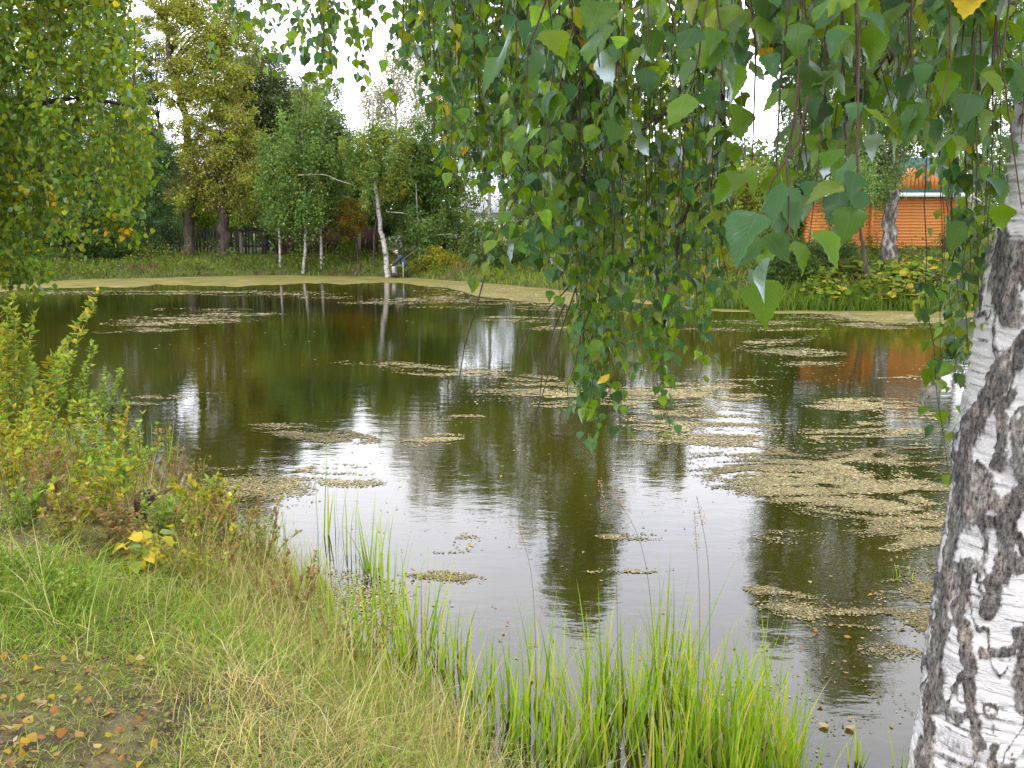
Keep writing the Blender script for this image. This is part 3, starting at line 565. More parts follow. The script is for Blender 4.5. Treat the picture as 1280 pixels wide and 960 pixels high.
# shore sedge far right
A_ = Acc(); n = 9000; u = rng.uniform(860, 1230, n); Yg = rng.uniform(25.8, 28.6, n); X_ = (u - 640) / F * Yg; d = sdist(X_, Yg); ok = (d > -.35) & (d < .7); X_, Yg, d = X_[ok], Yg[ok], d[ok]; n = len(X_)
A_.add(*blades(np.stack([X_, Yg, np.maximum(ground(X_, Yg, d), -.02)], -1), rng.uniform(.35, .75, n), rng.uniform(.02, .035, n), rng.uniform(0, .3, n), palette([(.09, .15, .02), (.12, .19, .03), (.06, .11, .02)], n, .15), 2))
tag(A_.build('shore_sedge', M_grass), 'fringe of green sedge at the waterline below the log house', 'sedge', kind='stuff')

# ------------------------------------------------------------------ fences
M_dkwood = noise_mat('dark_boards', (.6, .6, .6), (1.3, 1.3, 1.3), 10, stretch=(3, 3, .3), attr=True)
def board(w_, h, t_, top='point'):
    hw = w_ / 2; p = [(-hw, 0), (hw, 0), (hw, h - hw * .9), (0, h), (-hw, h - hw * .9)] if top == 'point' else [(-hw, 0), (hw, 0), (hw, h), (-hw, h)]
    k = len(p); V = np.array([[x, -t_ / 2, z] for x, z in p] + [[x, t_ / 2, z] for x, z in p])
    side = np.array([[i, i + k, (i + 1) % k + k, (i + 1) % k] for i in range(k)])
    return V, [np.array([list(range(k))]), np.array([list(range(2 * k - 1, k - 1, -1))]), side]
def fence(name, label, pxa, pxb, Y, pitch, bw, h, col, top, gapw=0):
    a = at(pxa, 318, Y); b = at(pxb, 318, Y); ln = b[0] - a[0]; gz0 = float(ground(a[0], Y))
    root = empty(name, (a[0], Y, gz0), label, 'fence')
    mesh = []
    for q in range(6):
        V, Fs = board(bw * rng.uniform(.85, 1.1), h * rng.uniform(.92, 1.05), .022, top)
        o = mk('picket', V, Fs, M_dkwood, None, col=np.array(col) * rng.uniform(.7, 1.3)); mesh.append(o.data); bpy.data.objects.remove(o)
    nb = int(ln / pitch)
    for q in range(nb):
        if rng.uniform() < gapw: continue
        x = q * pitch + rng.uniform(-.015, .015); z = float(ground(a[0] + x, Y)) - gz0
        link_part('picket' if top == 'point' else 'plank', random.choice(mesh), root, (x, -.03, z + .03), (rng.normal(0, .015), rng.normal(0, .025), 0))
    for rz in (.35, h - .3):
        V, Fs = box((ln / 2, .012, rz + .0), (ln, .045, .07)); mk('rail', V, Fs, M_dkwood, root, col=np.array(col) * .9)
    for q in range(int(ln / 2.5) + 1):
        V, Fs = box((q * 2.5 + .1, .08, h / 2 - .05), (.09, .09, h + .25)); mk('post', V, Fs, M_wood, root, col=np.ones(3) * 1.1)
    return root
fence('picket_fence', 'weathered dark picket fence with gaps, left half of the fence line', 100, 345, 51, .19, .10, 1.5, (.06, .052, .045), 'point', .04)
fence('board_fence', 'dark red brown board fence with close planks behind the young birches', 347, 478, 51.2, .145, .135, 1.42, (.065, .032, .028), 'flat', 0)
for px, lab in ((237, 'pale squared fence stake right of the tall dark trunk'), (299, 'pale squared fence stake right of the forked dark trunk'), (447, 'pale squared fence stake at the dark board fence')):
    b0 = at(px, 319, 50.6); gz = float(ground(b0[0], b0[1])); V, Fs = box((0, 0, .55), (.16, .12, 1.3)); o = mk('wooden_post', V, Fs, M_wood, None, col=np.ones(3) * 1.7, loc=(b0[0] + .12, b0[1], gz)); tag(o, lab, 'post')

# ------------------------------------------------------------------ log house and far cottages
M_log = noise_mat('orange_logs', (.42, .13, .025), (.60, .27, .085), 2.2, .55, .2, .01, 6, (.35, 3, 6), c3=(.52, .19, .04))
M_gable = noise_mat('orange_boards', (.42, .13, .02), (.58, .22, .05), 5, .55)
M_white = noise_mat('white_paint', (.72, .72, .70), (.82, .82, .80), 5, .5, .05)
M_teal = noise_mat('teal_roof', (.02, .08, .08), (.04, .12, .12), 4, .4, .05)
M_dark = noise_mat('dark_opening', (.01, .01, .01), (.02, .02, .02), 5)
HY = 34.0
hx0, hx1 = float(at(1012, 300, HY)[0]), float(at(1192, 300, HY)[0]); hz0 = float(at(1100, 312, HY)[2]); eave = float(at(1160, 247, HY)[2])
house = empty('log_house', ((hx0 + hx1) / 2, HY, hz0), 'orange log house with white eave board under a teal roof, half hidden by birches', 'house')
hw = (hx1 - hx0) / 2; nl = 17; lh = (eave - hz0) / nl; depth = 5.0
wall = mk('wall', *box((0, depth / 2 + .12, (eave - hz0) / 2), (2 * hw - .12, depth, eave - hz0 - .02)), M_gable, house)
V, Fs = tube(np.array([[-hw, 0, 0], [0, 0, 0], [hw, 0, 0]], float), lh * .56, 12); V = V[:, [0, 1, 2]]
o = mk('log', V, Fs, M_log, wall, smooth=True); lm = o.data; o.location = (0, .12, lh * .5)
for q in range(1, nl): link_part('log', lm, wall, (rng.uniform(-.02, .02), .12 + rng.uniform(-.006, .006), lh * (q + .5)))
V, Fs = tube(np.array([[0, 0, 0], [0, depth / 2, 0], [0, depth, 0]], float), lh * .56, 10); o = mk('log', V, Fs, M_log, wall, smooth=True); ls_ = o.data; o.location = (-hw + .05, .2, lh)
for sx in (-1, 1):
    for q in range(1, nl): link_part('log', ls_, wall, (sx * (hw - .05), .2, lh * (q + 1)))
# corner posts dividing the front, as in the photograph
for px in (1088,):
    x = float(at(px, 300, HY)[0]) - (hx0 + hx1) / 2; V, Fs = box((x, .0, (eave - hz0) / 2), (.09, .16, eave - hz0 + .0)); mk('corner_post', V, Fs, M_gable, house)
# roof with a front gable of upright boards
ez = eave - hz0; gx = float(at(1150, 240, HY)[0]) - (hx0 + hx1) / 2
V = np.array([[-hw - .4, -.35, ez + .12], [hw + .4, -.35, ez + .12], [hw + .4, depth / 2, ez + 1.5], [-hw - .4, depth / 2, ez + 1.5], [hw + .4, depth + .6, ez + .12], [-hw - .4, depth + .6, ez + .12]])
V2 = V + [0, 0, .08]; VV = np.vstack([V, V2]); Fr = np.array([[0, 1, 2, 3], [3, 2, 4, 5], [9, 8, 7, 6], [11, 10, 8, 9], [0, 6, 7, 1], [4, 10, 11, 5], [0, 3, 9, 6], [3, 5, 11, 9], [1, 7, 8, 2], [2, 8, 10, 4]])
mk('roof', VV, Fr, M_teal, house)
mk('fascia', *box((0, -.37, ez + .09), (2 * hw + .8, .03, .14)), M_white, house)
gb = Acc(); gw = 1.15; gh = .85
dorm = mk('dormer_gable', np.array([[-gw, .02, 0], [gw, .02, 0], [0, .02, gh], [-gw, 1.8, 0], [gw, 1.8, 0], [0, 1.8, gh]]), [np.array([[0, 1, 2], [5, 4, 3]]), np.array([[0, 3, 4, 1], [1, 4, 5, 2], [2, 5, 3, 0]])], M_gable, house); dorm.location = (gx, -.12, ez + .24)
for q in range(16):
    x = -gw + .08 + q * (2 * gw - .16) / 15; hb = gh * (1 - abs(x) / gw)
    if hb > .1: mk('board', *box((x, -.012, hb / 2), (.125, .03, hb)), M_gable, dorm)
# far pale cottage
def cottage(label, px0, px1, pyb, pye, pyr, Y, wm, rm, ridge_along_x=True):
    a, b = at(px0, pyb, Y), at(px1, pyb, Y); gz = float(ground((a[0] + b[0]) / 2, Y)); e = float(at(px0, pye, Y)[2]) - gz; r = float(at(px0, pyr, Y)[2]) - gz
    root = empty('cottage', ((a[0] + b[0]) / 2, Y, gz), label, 'house'); hw_ = (b[0] - a[0]) / 2; dp = 5
    mk('wall', *box((0, dp / 2, e / 2), (2 * hw_, dp, e)), wm, root)
    V = np.array([[-hw_ - .2, -.3, e], [hw_ + .2, -.3, e], [hw_ - .5, dp / 2, r], [-hw_ + .5, dp / 2, r], [hw_ + .2, dp + .3, e], [-hw_ - .2, dp + .3, e]])
    rf = mk('roof', V, [np.array([[0, 1, 2, 3], [3, 2, 4, 5]]), np.array([[0, 3, 5], [1, 4, 2]]), np.array([[0, 5, 4, 1]])], rm, root)
    nr = 14
    for q in range(nr + 1):
        f = q / nr; p0 = V[0] + (V[1] - V[0]) * f + [0, 0, .02]; p1 = V[3] + (V[2] - V[3]) * f + [0, 0, .02]; Vt, Ft = tube(np.array([p0, (p0 + p1) / 2, p1]), .025, 5); mk('roof_seam', Vt, Ft, rm, rf)
    return root, hw_, e
M_pale = noise_mat('pale_metal', (.70, .74, .80), (.80, .83, .87), 3, .35, .05)
cottage('pale cottage with white sheet metal roof glimpsed through the birch leaves', 576, 646, 312, 266, 212, 60, M_white, M_pale)
r2, h2, e2 = cottage('small dark brown shed with a white framed window behind the fisherman', 548, 580, 312, 285, 276, 54, noise_mat('brown_boards', (.05, .03, .02), (.10, .05, .035), 6), M_dark)
wn = mk('window', *box((0, -.02, 1.05), (.7, .06, .6)), M_white, r2)
for sx in (-.16, .16): mk('pane', *box((sx, -.06, 1.05), (.25, .03, .46)), M_pale, wn)

# ------------------------------------------------------------------ fisherman
def skinned(name, verts, edges, radii, mat, parent, sub=2, loc=(0, 0, 0)):
    me = bpy.data.meshes.new(name); me.from_pydata([tuple(v) for v in verts], edges, []); o = bpy.data.objects.new(name, me); COL.objects.link(o); o.parent = parent; o.location = loc
    md = o.modifiers.new('skin', 'SKIN'); md.use_smooth_shade = True
    for k_, r_ in enumerate(radii): me.skin_vertices[0].data[k_].radius = (r_, r_) if not isinstance(r_, tuple) else r_
    me.skin_vertices[0].data[0].use_root = True
    s_ = o.modifiers.new('sub', 'SUBSURF'); s_.levels = sub; s_.render_levels = sub; me.materials.append(mat); return o
fp = at(505, 346, 44.2); fg = float(ground(fp[0], fp[1])); fg = max(fg, .05)
M_jacket = noise_mat('jacket', (.018, .035, .05), (.04, .065, .08), 20); M_trous = noise_mat('trousers', (.05, .065, .035), (.09, .10, .06), 20)
M_skin = noise_mat('skin', (.42, .22, .14), (.5, .28, .19), 10); M_cap = noise_mat('cap', (.62, .58, .72), (.72, .68, .8), 10); M_boot = noise_mat('boots', (.02, .025, .02), (.04, .045, .035), 10)
man = empty('person', (fp[0], fp[1], fg), 'fisherman in blue jacket and pale cap, seated and bent towards a white bucket', 'person')
# faces -x (left), torso bent forward
Vb = [(.10, 0, .48), (.02, 0, .66), (-.10, 0, .84), (-.20, 0, .97), (-.25, 0, 1.03), (-.29, 0, 1.09),       # pelvis, spine, neck, head base
      (-.14, -.19, .92), (-.32, -.27, .74), (-.52, -.20, .60), (-.14, .19, .92), (-.30, .26, .72), (-.44, .12, .62)]
Eb = [(0, 1), (1, 2), (2, 3), (3, 4), (4, 5), (3, 6), (6, 7), (7, 8), (3, 9), (9, 10), (10, 11)]
skinned('body', Vb, Eb, [.15, .145, .16, .12, .06, .055, .075, .055, .04, .075, .055, .04], M_jacket, man)
for sy in (-1, 1):
    skinned('trouser_leg', [(.08, sy * .08, .47), (-.16, sy * .13, .52), (-.36, sy * .15, .50), (-.34, sy * .15, .28), (-.30, sy * .15, .10)], [(0, 1), (1, 2), (2, 3), (3, 4)], [.10, .09, .075, .065, .055], M_trous, man)
    skinned('boot', [(-.29, sy * .15, .13), (-.29, sy * .15, .05), (-.38, sy * .15, .045), (-.46, sy * .15, .04)], [(0, 1), (1, 2), (2, 3)], [.06, .06, .05, .04], M_boot, man)
hd = skinned('head', [(-.29, 0, 1.07), (-.33, 0, 1.14), (-.345, 0, 1.21)], [(0, 1), (1, 2)], [.06, .085, .08], M_skin, man)
mk('nose', *box((-.445, 0, 1.145), (.04, .025, .035)), M_skin, hd)
for sy in (-1, 1): mk('eye', *box((-.425, sy * .035, 1.18), (.01, .02, .012)), M_dark, hd); mk('ear', *box((-.31, sy * .095, 1.15), (.03, .02, .06)), M_skin, hd)
skinned('cap', [(-.335, 0, 1.22), (-.34, 0, 1.265)], [(0, 1)], [.105, .085], M_cap, man)
skinned('cap_brim', [(-.40, 0, 1.205), (-.50, 0, 1.185)], [(0, 1)], [(.085, .012), (.06, .01)], M_cap, man)
for base, dr in (((-.52, -.20, .60), (-1, .1, -.55)), ((-.44, .12, .62), (-1, -.2, -.3))):
    b_ = np.array(base); d_ = np.array(dr) / np.linalg.norm(dr); Vh = [b_, b_ + d_ * .05, b_ + d_ * .09]; Eh = [(0, 1), (1, 2)]; Rh = [.03, .036, .034]
    for q in range(4):
        s0 = b_ + d_ * (.09) + np.array([0, -.03 + .02 * q, 0]); s1 = s0 + d_ * (.035 + (.008 if q in (1, 2) else 0)); s2 = s1 + d_ * .02 + np.array([0, 0, -.025]); k_ = len(Vh); Vh += [s0, s1, s2]; Eh += [(2, k_), (k_, k_ + 1), (k_ + 1, k_ + 2)]; Rh += [.010, .009, .008]
    k_ = len(Vh); Vh += [b_ + d_ * .05 + [0, .04, -.01], b_ + d_ * .08 + [0, .055, -.02]]; Eh += [(1, k_), (k_, k_ + 1)]; Rh += [.011, .009]
    skinned('hand', Vh, Eh, Rh, M_skin, man, 1)
def lathe(prof, n=20):
    th = np.arange(n) / n * 2 * np.pi; V = np.array([[r * math.cos(a), r * math.sin(a), z] for r, z in prof for a in th]); k = len(prof)
    i = np.arange(k - 1)[:, None] * n; j = np.arange(n)[None]; j2 = (j + 1) % n; return V, np.stack([i + j, i + j2, i + n + j2, i + n + j], -1).reshape(-1, 4)
bx_ = at(492.5, 341, 44.1); V, Fs = lathe([(.001, 0), (.095, 0), (.115, .28), (.122, .285), (.115, .29), (.105, .28), (.09, .02), (.001, .02)])
bk = empty('bucket', (bx_[0], bx_[1], max(.08, float(bx_[2]))), 'white plastic bucket beside the leaning birch', 'bucket'); mk('pail', V, Fs, M_white, bk, smooth=True)
V, Fs = tube(smoothpath([(-.12, 0, .27), (-.09, 0, .36), (0, 0, .40), (.09, 0, .36), (.12, 0, .27)], 4), .005, 6); mk('handle', V, Fs, M_dark, bk)
st = mk('tree_stump', *lathe([(.001, -.1), (.17, -.1), (.15, .05), (.145, .1), (.13, .105), (.001, .105)], 14), M_darkbark, None, loc=(bx_[0], bx_[1], max(.08, float(bx_[2])) - .106)); tag(st, 'low dark stump carrying the white bucket', 'stump')
sl = empty('folding_stool', (fp[0] + .08, fp[1], fg), 'low folding stool under the fisherman', 'stool'); mk('seat', *box((0, 0, .35), (.34, .34, .03)), M_trous, sl)
for sx in (-1, 1):
    for sy in (-1, 1): V, Fs = tube(np.array([[sx * .14, sy * .14, .335], [-sx * .0 + sx * .05, sy * .14, .17], [-sx * .14, sy * .14, -.04]]), .011, 6); mk('leg', V, Fs, M_dark, sl)
rd = empty('fishing_rod', (fp[0] - .38, fp[1] + .05, fg + .60), 'thin pale fishing rod slanting up behind the fisherman', 'rod')
V, Fs = tube(np.array([[0, 0, 0], [.6, .1, .42], [1.15, .2, .82]]), [.008, .006, .004], 6); mk('blank', V, Fs, M_wood, rd, col=np.ones(3) * 2.4); V, Fs = tube(np.array([[-.12, -.02, -.085], [0, 0, 0], [.12, .02, .085]]), .02, 6); mk('grip', V, Fs, M_dark, rd)
sk = at(504, 347, 43.9); V, Fs = tube(np.array([[0, 0, -.15], [.01, 0, .3], [0, 0, .72]]), [.035, .032, .03], 8); tag(mk('wooden_stake', V, Fs, M_wood, None, col=np.ones(3) * 1.7, loc=(sk[0], sk[1], .05)), 'upright pale stake at the water in front of the fisherman', 'stake')

# ------------------------------------------------------------------ near birch: trunk with real relief
def edge(px, py, Y, r, side=1): p = at(px, py, Y); return p + np.array([r * side, 0, 0])
TY = 2.35
ctrl = [edge(1143, 985, TY, .205), edge(1157, 900, TY, .20), edge(1170, 800, TY, .196), edge(1186, 700, TY, .190), edge(1198, 600, TY, .184), edge(1211, 500, TY, .177), edge(1231, 400, TY, .168), edge(1252, 300, TY, .158), edge(1269, 200, TY, .148), edge(1282, 110, TY, .14)]
c0, c1 = ctrl[0], ctrl[-1]; up = (c1 - ctrl[4]) / (c1[2] - ctrl[4][2])
TBX, TBY = float(c0[0]) - .03, TY; gzt = float(ground(TBX, TBY))
birch = empty('birch_tree', (TBX, TBY, gzt), 'big near birch with white cracked trunk at the right edge and drooping leafy branches', 'tree')
ORG = np.array([TBX, TBY, gzt])
ctrlz = np.array([p[2] for p in ctrl]); ctrlx = np.array([p[0] for p in ctrl]); ctrlr = np.array([.205, .20, .196, .190, .184, .177, .168, .158, .148, .14])
zt = np.concatenate([np.linspace(gzt - .2, 1.0, 30), np.linspace(1.0, 3.1, 520)[1:], np.linspace(3.1, 9, 40)[1:]])
tx = np.interp(zt, ctrlz, ctrlx); tx = np.where(zt > ctrlz[-1], c1[0] + (zt - c1[2]) * up[0] * .9, tx); tx = np.where(zt < ctrlz[0], c0[0] - .03 * (c0[2] - zt), tx)
tr_ = np.interp(zt, ctrlz, ctrlr); tr_ = np.where(zt > ctrlz[-1], .14 - (zt - c1[2]) * .017, tr_); tr_ = np.where(zt < ctrlz[0], .205 + .10 * np.clip((ctrlz[0] - zt), 0, 2) ** 1.3, tr_)
th = np.concatenate([np.linspace(2.75, 6.0, 210), np.linspace(6.0, 2.75 + 2 * np.pi, 40)[1:-1]]); nth = len(th)
TH, ZZ = np.meshgrid(th, zt); RR = tr_[:, None] + 0 * TH
q = np.stack([np.cos(TH) * .19, np.sin(TH) * .19, ZZ], -1)
wq = q + (np.stack([fbm(q * 7, 3, 60), fbm(q * 7, 3, 61), fbm(q * 7, 3, 62)], -1) - .5) * np.array([.10, .10, .16])
rid = np.abs(fbm(wq * np.array([12, 12, 3.8]), 3, 63) - .5)                 # network of long cracks
rid2 = np.abs(fbm(wq * np.array([7, 7, 5.0]) + 9, 3, 66) - .5)            # cross links
dens = ss(.35, .62, fbm(q * np.array([2.6, 2.6, 1.3]) + 3, 3, 64))
mask = 1 - ss(.010 * dens, .002 + .022 * dens, rid + .05 * (fbm(q * 45, 4, 65) - .5))
m2_ = (1 - ss(.012, .030, rid2 + .06 * (fbm(q * 45, 4, 67) - .5))) * ss(.55, .64, fbm(q * 5 + 4, 2, 68)) * .8
blot = ss(.62, .69, fbm(wq * np.array([13, 13, 15.0]), 5, 69)) * .9
knot = np.exp(-(((ZZ - float(at(1240, 335, TY)[2])) / .07) ** 2) - ((np.angle(np.exp(1j * (TH - 4.05)))) / .45) ** 2)   # dark scar at the left of the trunk
knot = ss(.30, .55, knot + .35 * (fbm(q * 18, 3, 70) - .5))
# the long cracks that show on this trunk, as lines over its front face
u_, v_ = proj(np.stack([tx[:, None] + RR * np.cos(TH), TBY + RR * np.sin(TH), ZZ], -1)); wob = (fbm(q * 22, 4, 82) - .5) * 16; u2 = u_ + wob; v2 = v_ + (fbm(q * 22, 4, 83) - .5) * 16; crk = np.zeros(u_.shape)
for wd, pl in [(17, [(1268, 318), (1252, 350), (1262, 392)]), (8, [(1250, 262), (1254, 300), (1256, 330)]), (13, [(1285, 425), (1255, 460), (1228, 508), (1208, 545), (1203, 608), (1196, 655)]), (7, [(1256, 500), (1246, 583)]), (9, [(1228, 612), (1236, 628)]), (9, [(1200, 560), (1193, 635), (1190, 685), (1181, 760), (1173, 810), (1164, 885), (1152, 980)]), (8, [(1208, 702), (1202, 768), (1213, 830), (1217, 914), (1226, 930)]),
               (10, [(1264, 632), (1253, 706), (1238, 760)]), (7, [(1206, 647), (1252, 656), (1290, 695)]), (7, [(1228, 610), (1250, 636)]), (6, [(1230, 814), (1262, 814)]), (9, [(1284, 790), (1276, 852), (1288, 900)]), (6, [(1246, 930), (1238, 980)]), (8, [(1290, 520), (1270, 560), (1284, 620)]), (5, [(1190, 700), (1215, 712)]), (6, [(1174, 880), (1200, 900), (1214, 890)])]:
    for (ax, ay), (bx_, by_) in zip(pl[:-1], pl[1:]):
        ex, ey = bx_ - ax, by_ - ay; t_ = np.clip(((u2 - ax) * ex + (v2 - ay) * ey) / (ex * ex + ey * ey), 0, 1); dd = np.hypot(u2 - ax - t_ * ex, v2 - ay - t_ * ey); wd_ = wd * (.75 + 1.15 * fbm(q * np.array([16, 16, 16.]), 2, 85) ** 1.2)
        crk = np.maximum(crk, 1 - ss(wd_ * .75, wd_ * 1.15, dd + 9 * (fbm(q * 60, 3, 84) - .5)))
crk = crk * (np.sin(TH) < .1)
dark = np.clip(np.maximum(np.maximum(mask * (.75 if False else 1), m2_), np.maximum(np.maximum(blot, knot), crk)), 0, 1)
rug = fbm(q * np.array([46, 46, 22.0]), 4, 71) - .45
RR = RR + dark * (.004 + .026 * np.clip(rug, -.3, .5)) + (fbm(q * 5, 3, 72) - .5) * .018 - .004 * (1 - dark) * ss(.5, .6, fbm(q * np.array([3, 3, 60.]), 2, 73)) 
VX = tx[:, None] + RR * np.cos(TH); VY = TBY + RR * np.sin(TH); V = np.stack([VX, VY, ZZ], -1).reshape(-1, 3) - ORG
white = np.array([.52, .51, .49]); fine = fbm(q * np.array([7, 7, 90.0]), 3, 74)
cw = white * (1 - .16 * ss(.5, .72, fine))[..., None] * (1 - .10 * fbm(q * 9, 3, 75))[..., None]
greyish = ss(.52, .68, fbm(q * np.array([6, 6, 9.0]), 3, 76))[..., None]; cw = cw * (1 - .3 * greyish) 
dashes = (ss(.70, .74, fbm(q * np.array([10, 10, 120.0]), 2, 77)))[..., None]; cw = cw * (1 - .65 * dashes)
br = fbm(q * np.array([30, 30, 12.0]), 3, 78)[..., None]; f2 = fbm(q * np.array([110, 110, 45.0]), 3, 80)[..., None]; cd = (np.array([.055, .05, .045]) + np.array([.075, .058, .045]) * ss(.50, .70, br)) * (.35 + 1.3 * f2)
lich = ss(.5, .7, fbm(q * 14, 3, 79))[..., None]; cd = cd + (np.array([.13, .14, .12]) - cd) * lich * .3
cd = cd * 1.15 + .008; C = cw + (cd - cw) * ss(.15, .95, dark + .5 * (fbm(q * 60, 3, 81)[...] - .5) * (dark > .02))[..., None]
nz_ = len(zt); i = np.arange(nz_ - 1)[:, None] * nth; j = np.arange(nth)[None]; j2 = (j + 1) % nth
Q = np.stack([i + j, i + j2, i + nth + j2, i + nth + j], -1).reshape(-1, 4)
m, t, o = base_mat('near_birch_bark'); l = t.links.new; b = N(t, 'ShaderNodeBsdfPrincipled'); b.inputs['Roughness'].default_value = .75; b.inputs['Specular IOR Level'].default_value = .2
a_ = N(t, 'ShaderNodeAttribute', attribute_name='col')
tq = N(t, 'ShaderNodeTexCoord'); mq = N(t, 'ShaderNodeMapping'); mq.inputs['Scale'].default_value = (1, 1, .4); l(tq.outputs['Object'], mq.inputs[0])
nq = N(t, 'ShaderNodeTexNoise'); nq.inputs['Scale'].default_value = 120; nq.inputs['Detail'].default_value = 6; nq.inputs['Roughness'].default_value = .7; l(mq.outputs[0], nq.inputs[0])
rq = N(t, 'ShaderNodeMapRange'); l(nq.outputs[0], rq.inputs[0]); rq.inputs[1].default_value = .35; rq.inputs[2].default_value = .68; rq.inputs[3].default_value = .12; rq.inputs[4].default_value = 2.3
bw = N(t, 'ShaderNodeRGBToBW'); l(a_.outputs['Color'], bw.inputs[0]); dk = N(t, 'ShaderNodeMapRange'); l(bw.outputs[0], dk.inputs[0]); dk.inputs[1].default_value = .15; dk.inputs[2].default_value = .42; dk.inputs[3].default_value = 1; dk.inputs[4].default_value = .06
mq2 = N(t, 'ShaderNodeMix', data_type='RGBA', blend_type='MULTIPLY'); l(dk.outputs[0], mq2.inputs[0]); l(a_.outputs['Color'], mq2.inputs[6]); l(rq.outputs[0], mq2.inputs[7]); l(mq2.outputs[2], b.inputs['Base Color'])
tcn = N(t, 'ShaderNodeTexCoord'); mpn = N(t, 'ShaderNodeMapping'); mpn.inputs['Scale'].default_value = (1, 1, 2.2); n1 = N(t, 'ShaderNodeTexNoise'); n1.inputs['Scale'].default_value = 90; n1.inputs['Detail'].default_value = 5
l(tcn.outputs['Object'], mpn.inputs[0]); l(mpn.outputs[0], n1.inputs[0]); bp = N(t, 'ShaderNodeBump'); bp.inputs['Distance'].default_value = .006; bp.inputs['Strength'].default_value = .8; l(n1.outputs[0], bp.inputs['Height']); l(bp.outputs[0], b.inputs['Normal']); l(b.outputs[0], o.inputs[0])
mk('trunk', V, Q, m, birch, col=C.reshape(-1, 3), smooth=True)

# ------------------------------------------------------------------ near birch: branches, hanging twigs, leaves
def birch_leaf(curl=.25, fold=.25, lite=False):
    """deltoid toothed leaf, stalk from the origin, blade hanging along +y; unit blade length"""
    ty = np.array([0, .10, .22, .36, .52, .68, .84, 1.0]); hw_ = np.array([.04, .30, .42, .40, .32, .21, .10, .0])
    if lite: ty = np.array([0, .12, .36, .68, 1.0]); hw_ = np.array([.04, .36, .41, .21, .0])
    nr_ = len(ty)
    V = []; U = []
    st_ = .32
    for y_, w_ in zip(ty, hw_):
        zc = -curl * y_ * y_ * .5
        for sgn in (-1, 0, 1):
            V.append([sgn * w_, st_ + y_, zc + fold * w_ * abs(sgn)]); U.append([sgn * w_ / .42, y_])
    Fq = []
    for r_ in range(nr_ - 1):
        a = r_ * 3; Fq += [[a, a + 1, a + 4, a + 3], [a + 1, a + 2, a + 5, a + 4]]
    # teeth
    tri = []
    for r_ in range(1, nr_ - 2):
        for sgn, off in ((-1, 0), (1, 2)):
            a = V[r_ * 3 + off]; b_ = V[(r_ + 1) * 3 + off]; k = len(V)
            V.append([(a[0] * .35 + b_[0] * .65) + sgn * .055, a[1] * .35 + b_[1] * .65, a[2] * .35 + b_[2] * .65]); U.append([sgn, (ty[r_] * .35 + ty[r_ + 1] * .65)])
            tri.append([r_ * 3 + off, (r_ + 1) * 3 + off, k] if sgn < 0 else [r_ * 3 + off, k, (r_ + 1) * 3 + off])
    k = len(V)
    V += [[-.012, 0, 0], [.012, 0, 0], [.012, st_ + .02, .0], [-.012, st_ + .02, .0]]; U += [[0, 0]] * 4; Fq.append([k, k + 1, k + 2, k + 3])
    return np.array(V, float), [np.array(Fq), np.array(tri)], np.array(U, float)
def twist(L_, tw_, wav, wd):
    V_, F_, U_ = L_; V_ = V_.copy(); t_ = np.clip(V_[:, 1] - .3, 0, 1); a_ = tw_ * t_; x_, z_ = V_[:, 0] * wd, V_[:, 2] + wav * np.sin(V_[:, 1] * 9) * np.abs(V_[:, 0])
    V_[:, 0] = x_ * np.cos(a_) - z_ * np.sin(a_) + tw_ * .12 * t_ ** 2; V_[:, 2] = x_ * np.sin(a_) + z_ * np.cos(a_); return V_, F_, U_
SHAPES = [(.15, .15, .3, .10, 1), (.55, .3, -.5, .14, .9), (-.3, .35, .6, .08, 1.05), (.8, .15, .2, -.12, .95), (.35, .6, -.3, .16, .85), (.25, -.15, .8, .10, 1.0)]
LV = [twist(birch_leaf(a, b), c, d, e) for a, b, c, d, e in SHAPES]
LVL = [twist(birch_leaf(a, b, True), c, d, e) for a, b, c, d, e in SHAPES]
NEARC = [(.06, .135, .012), (.085, .17, .012), (.045, .105, .02), (.10, .19, .012), (.045, .115, .035), (.06, .13, .04), (.12, .20, .015)]
cols_ = [ # x0,x1,ytop,ylo,yhi,dlo,dhi,n
 (262,340,-70,25,80,4.0,4.8,9),(330,430,-70,50,130,3.7,4.6,15),(395,425,-70,95,118,3.8,4.2,5),(430,540,-70,30,100,3.6,4.6,15),(455,500,-70,90,125,3.8,4.2,2),(530,600,-80,90,180,3.2,4.3,18),
 (545,640,-80,120,235,3.0,4.2,24),(560,680,-80,30,130,2.4,3.4,14),(610,700,-90,170,320,2.6,4.0,26),(600,680,-90,110,220,3.2,4.2,12),(680,770,-90,270,430,2.6,3.6,23),(725,840,-90,380,555,3.0,3.8,27),(715,760,-90,440,520,3.2,3.7,4),(820,882,-90,300,470,3.0,3.8,16),(860,918,-90,200,380,2.6,3.5,11),
 (620,900,-90,40,150,1.7,2.4,16),(500,660,-90,20,80,2.4,3.2,12),(640,760,-100,150,260,1.8,2.6,8),
 (900,990,-90,10,70,1.6,2.6,9),(930,1010,-110,180,330,1.35,1.8,5),(990,1080,-110,120,240,1.35,2.0,12),(1060,1210,-110,60,185,1.4,2.2,20),(1020,1200,-110,90,215,2.0,3.2,24),(1180,1300,-110,60,190,1.3,1.9,11),(900,1280,-110,20,130,1.7,2.8,24),(1230,1330,-110,180,270,1.3,1.7,3),
 (1168,1215,-60,350,600,2.75,3.3,8),(1170,1225,-60,300,460,2.3,2.8,6),(870,960,-110,180,260,2.6,3.4,5)]
LP, LT, LN, LS = [], [], [], []; tw = Acc(); tops = []
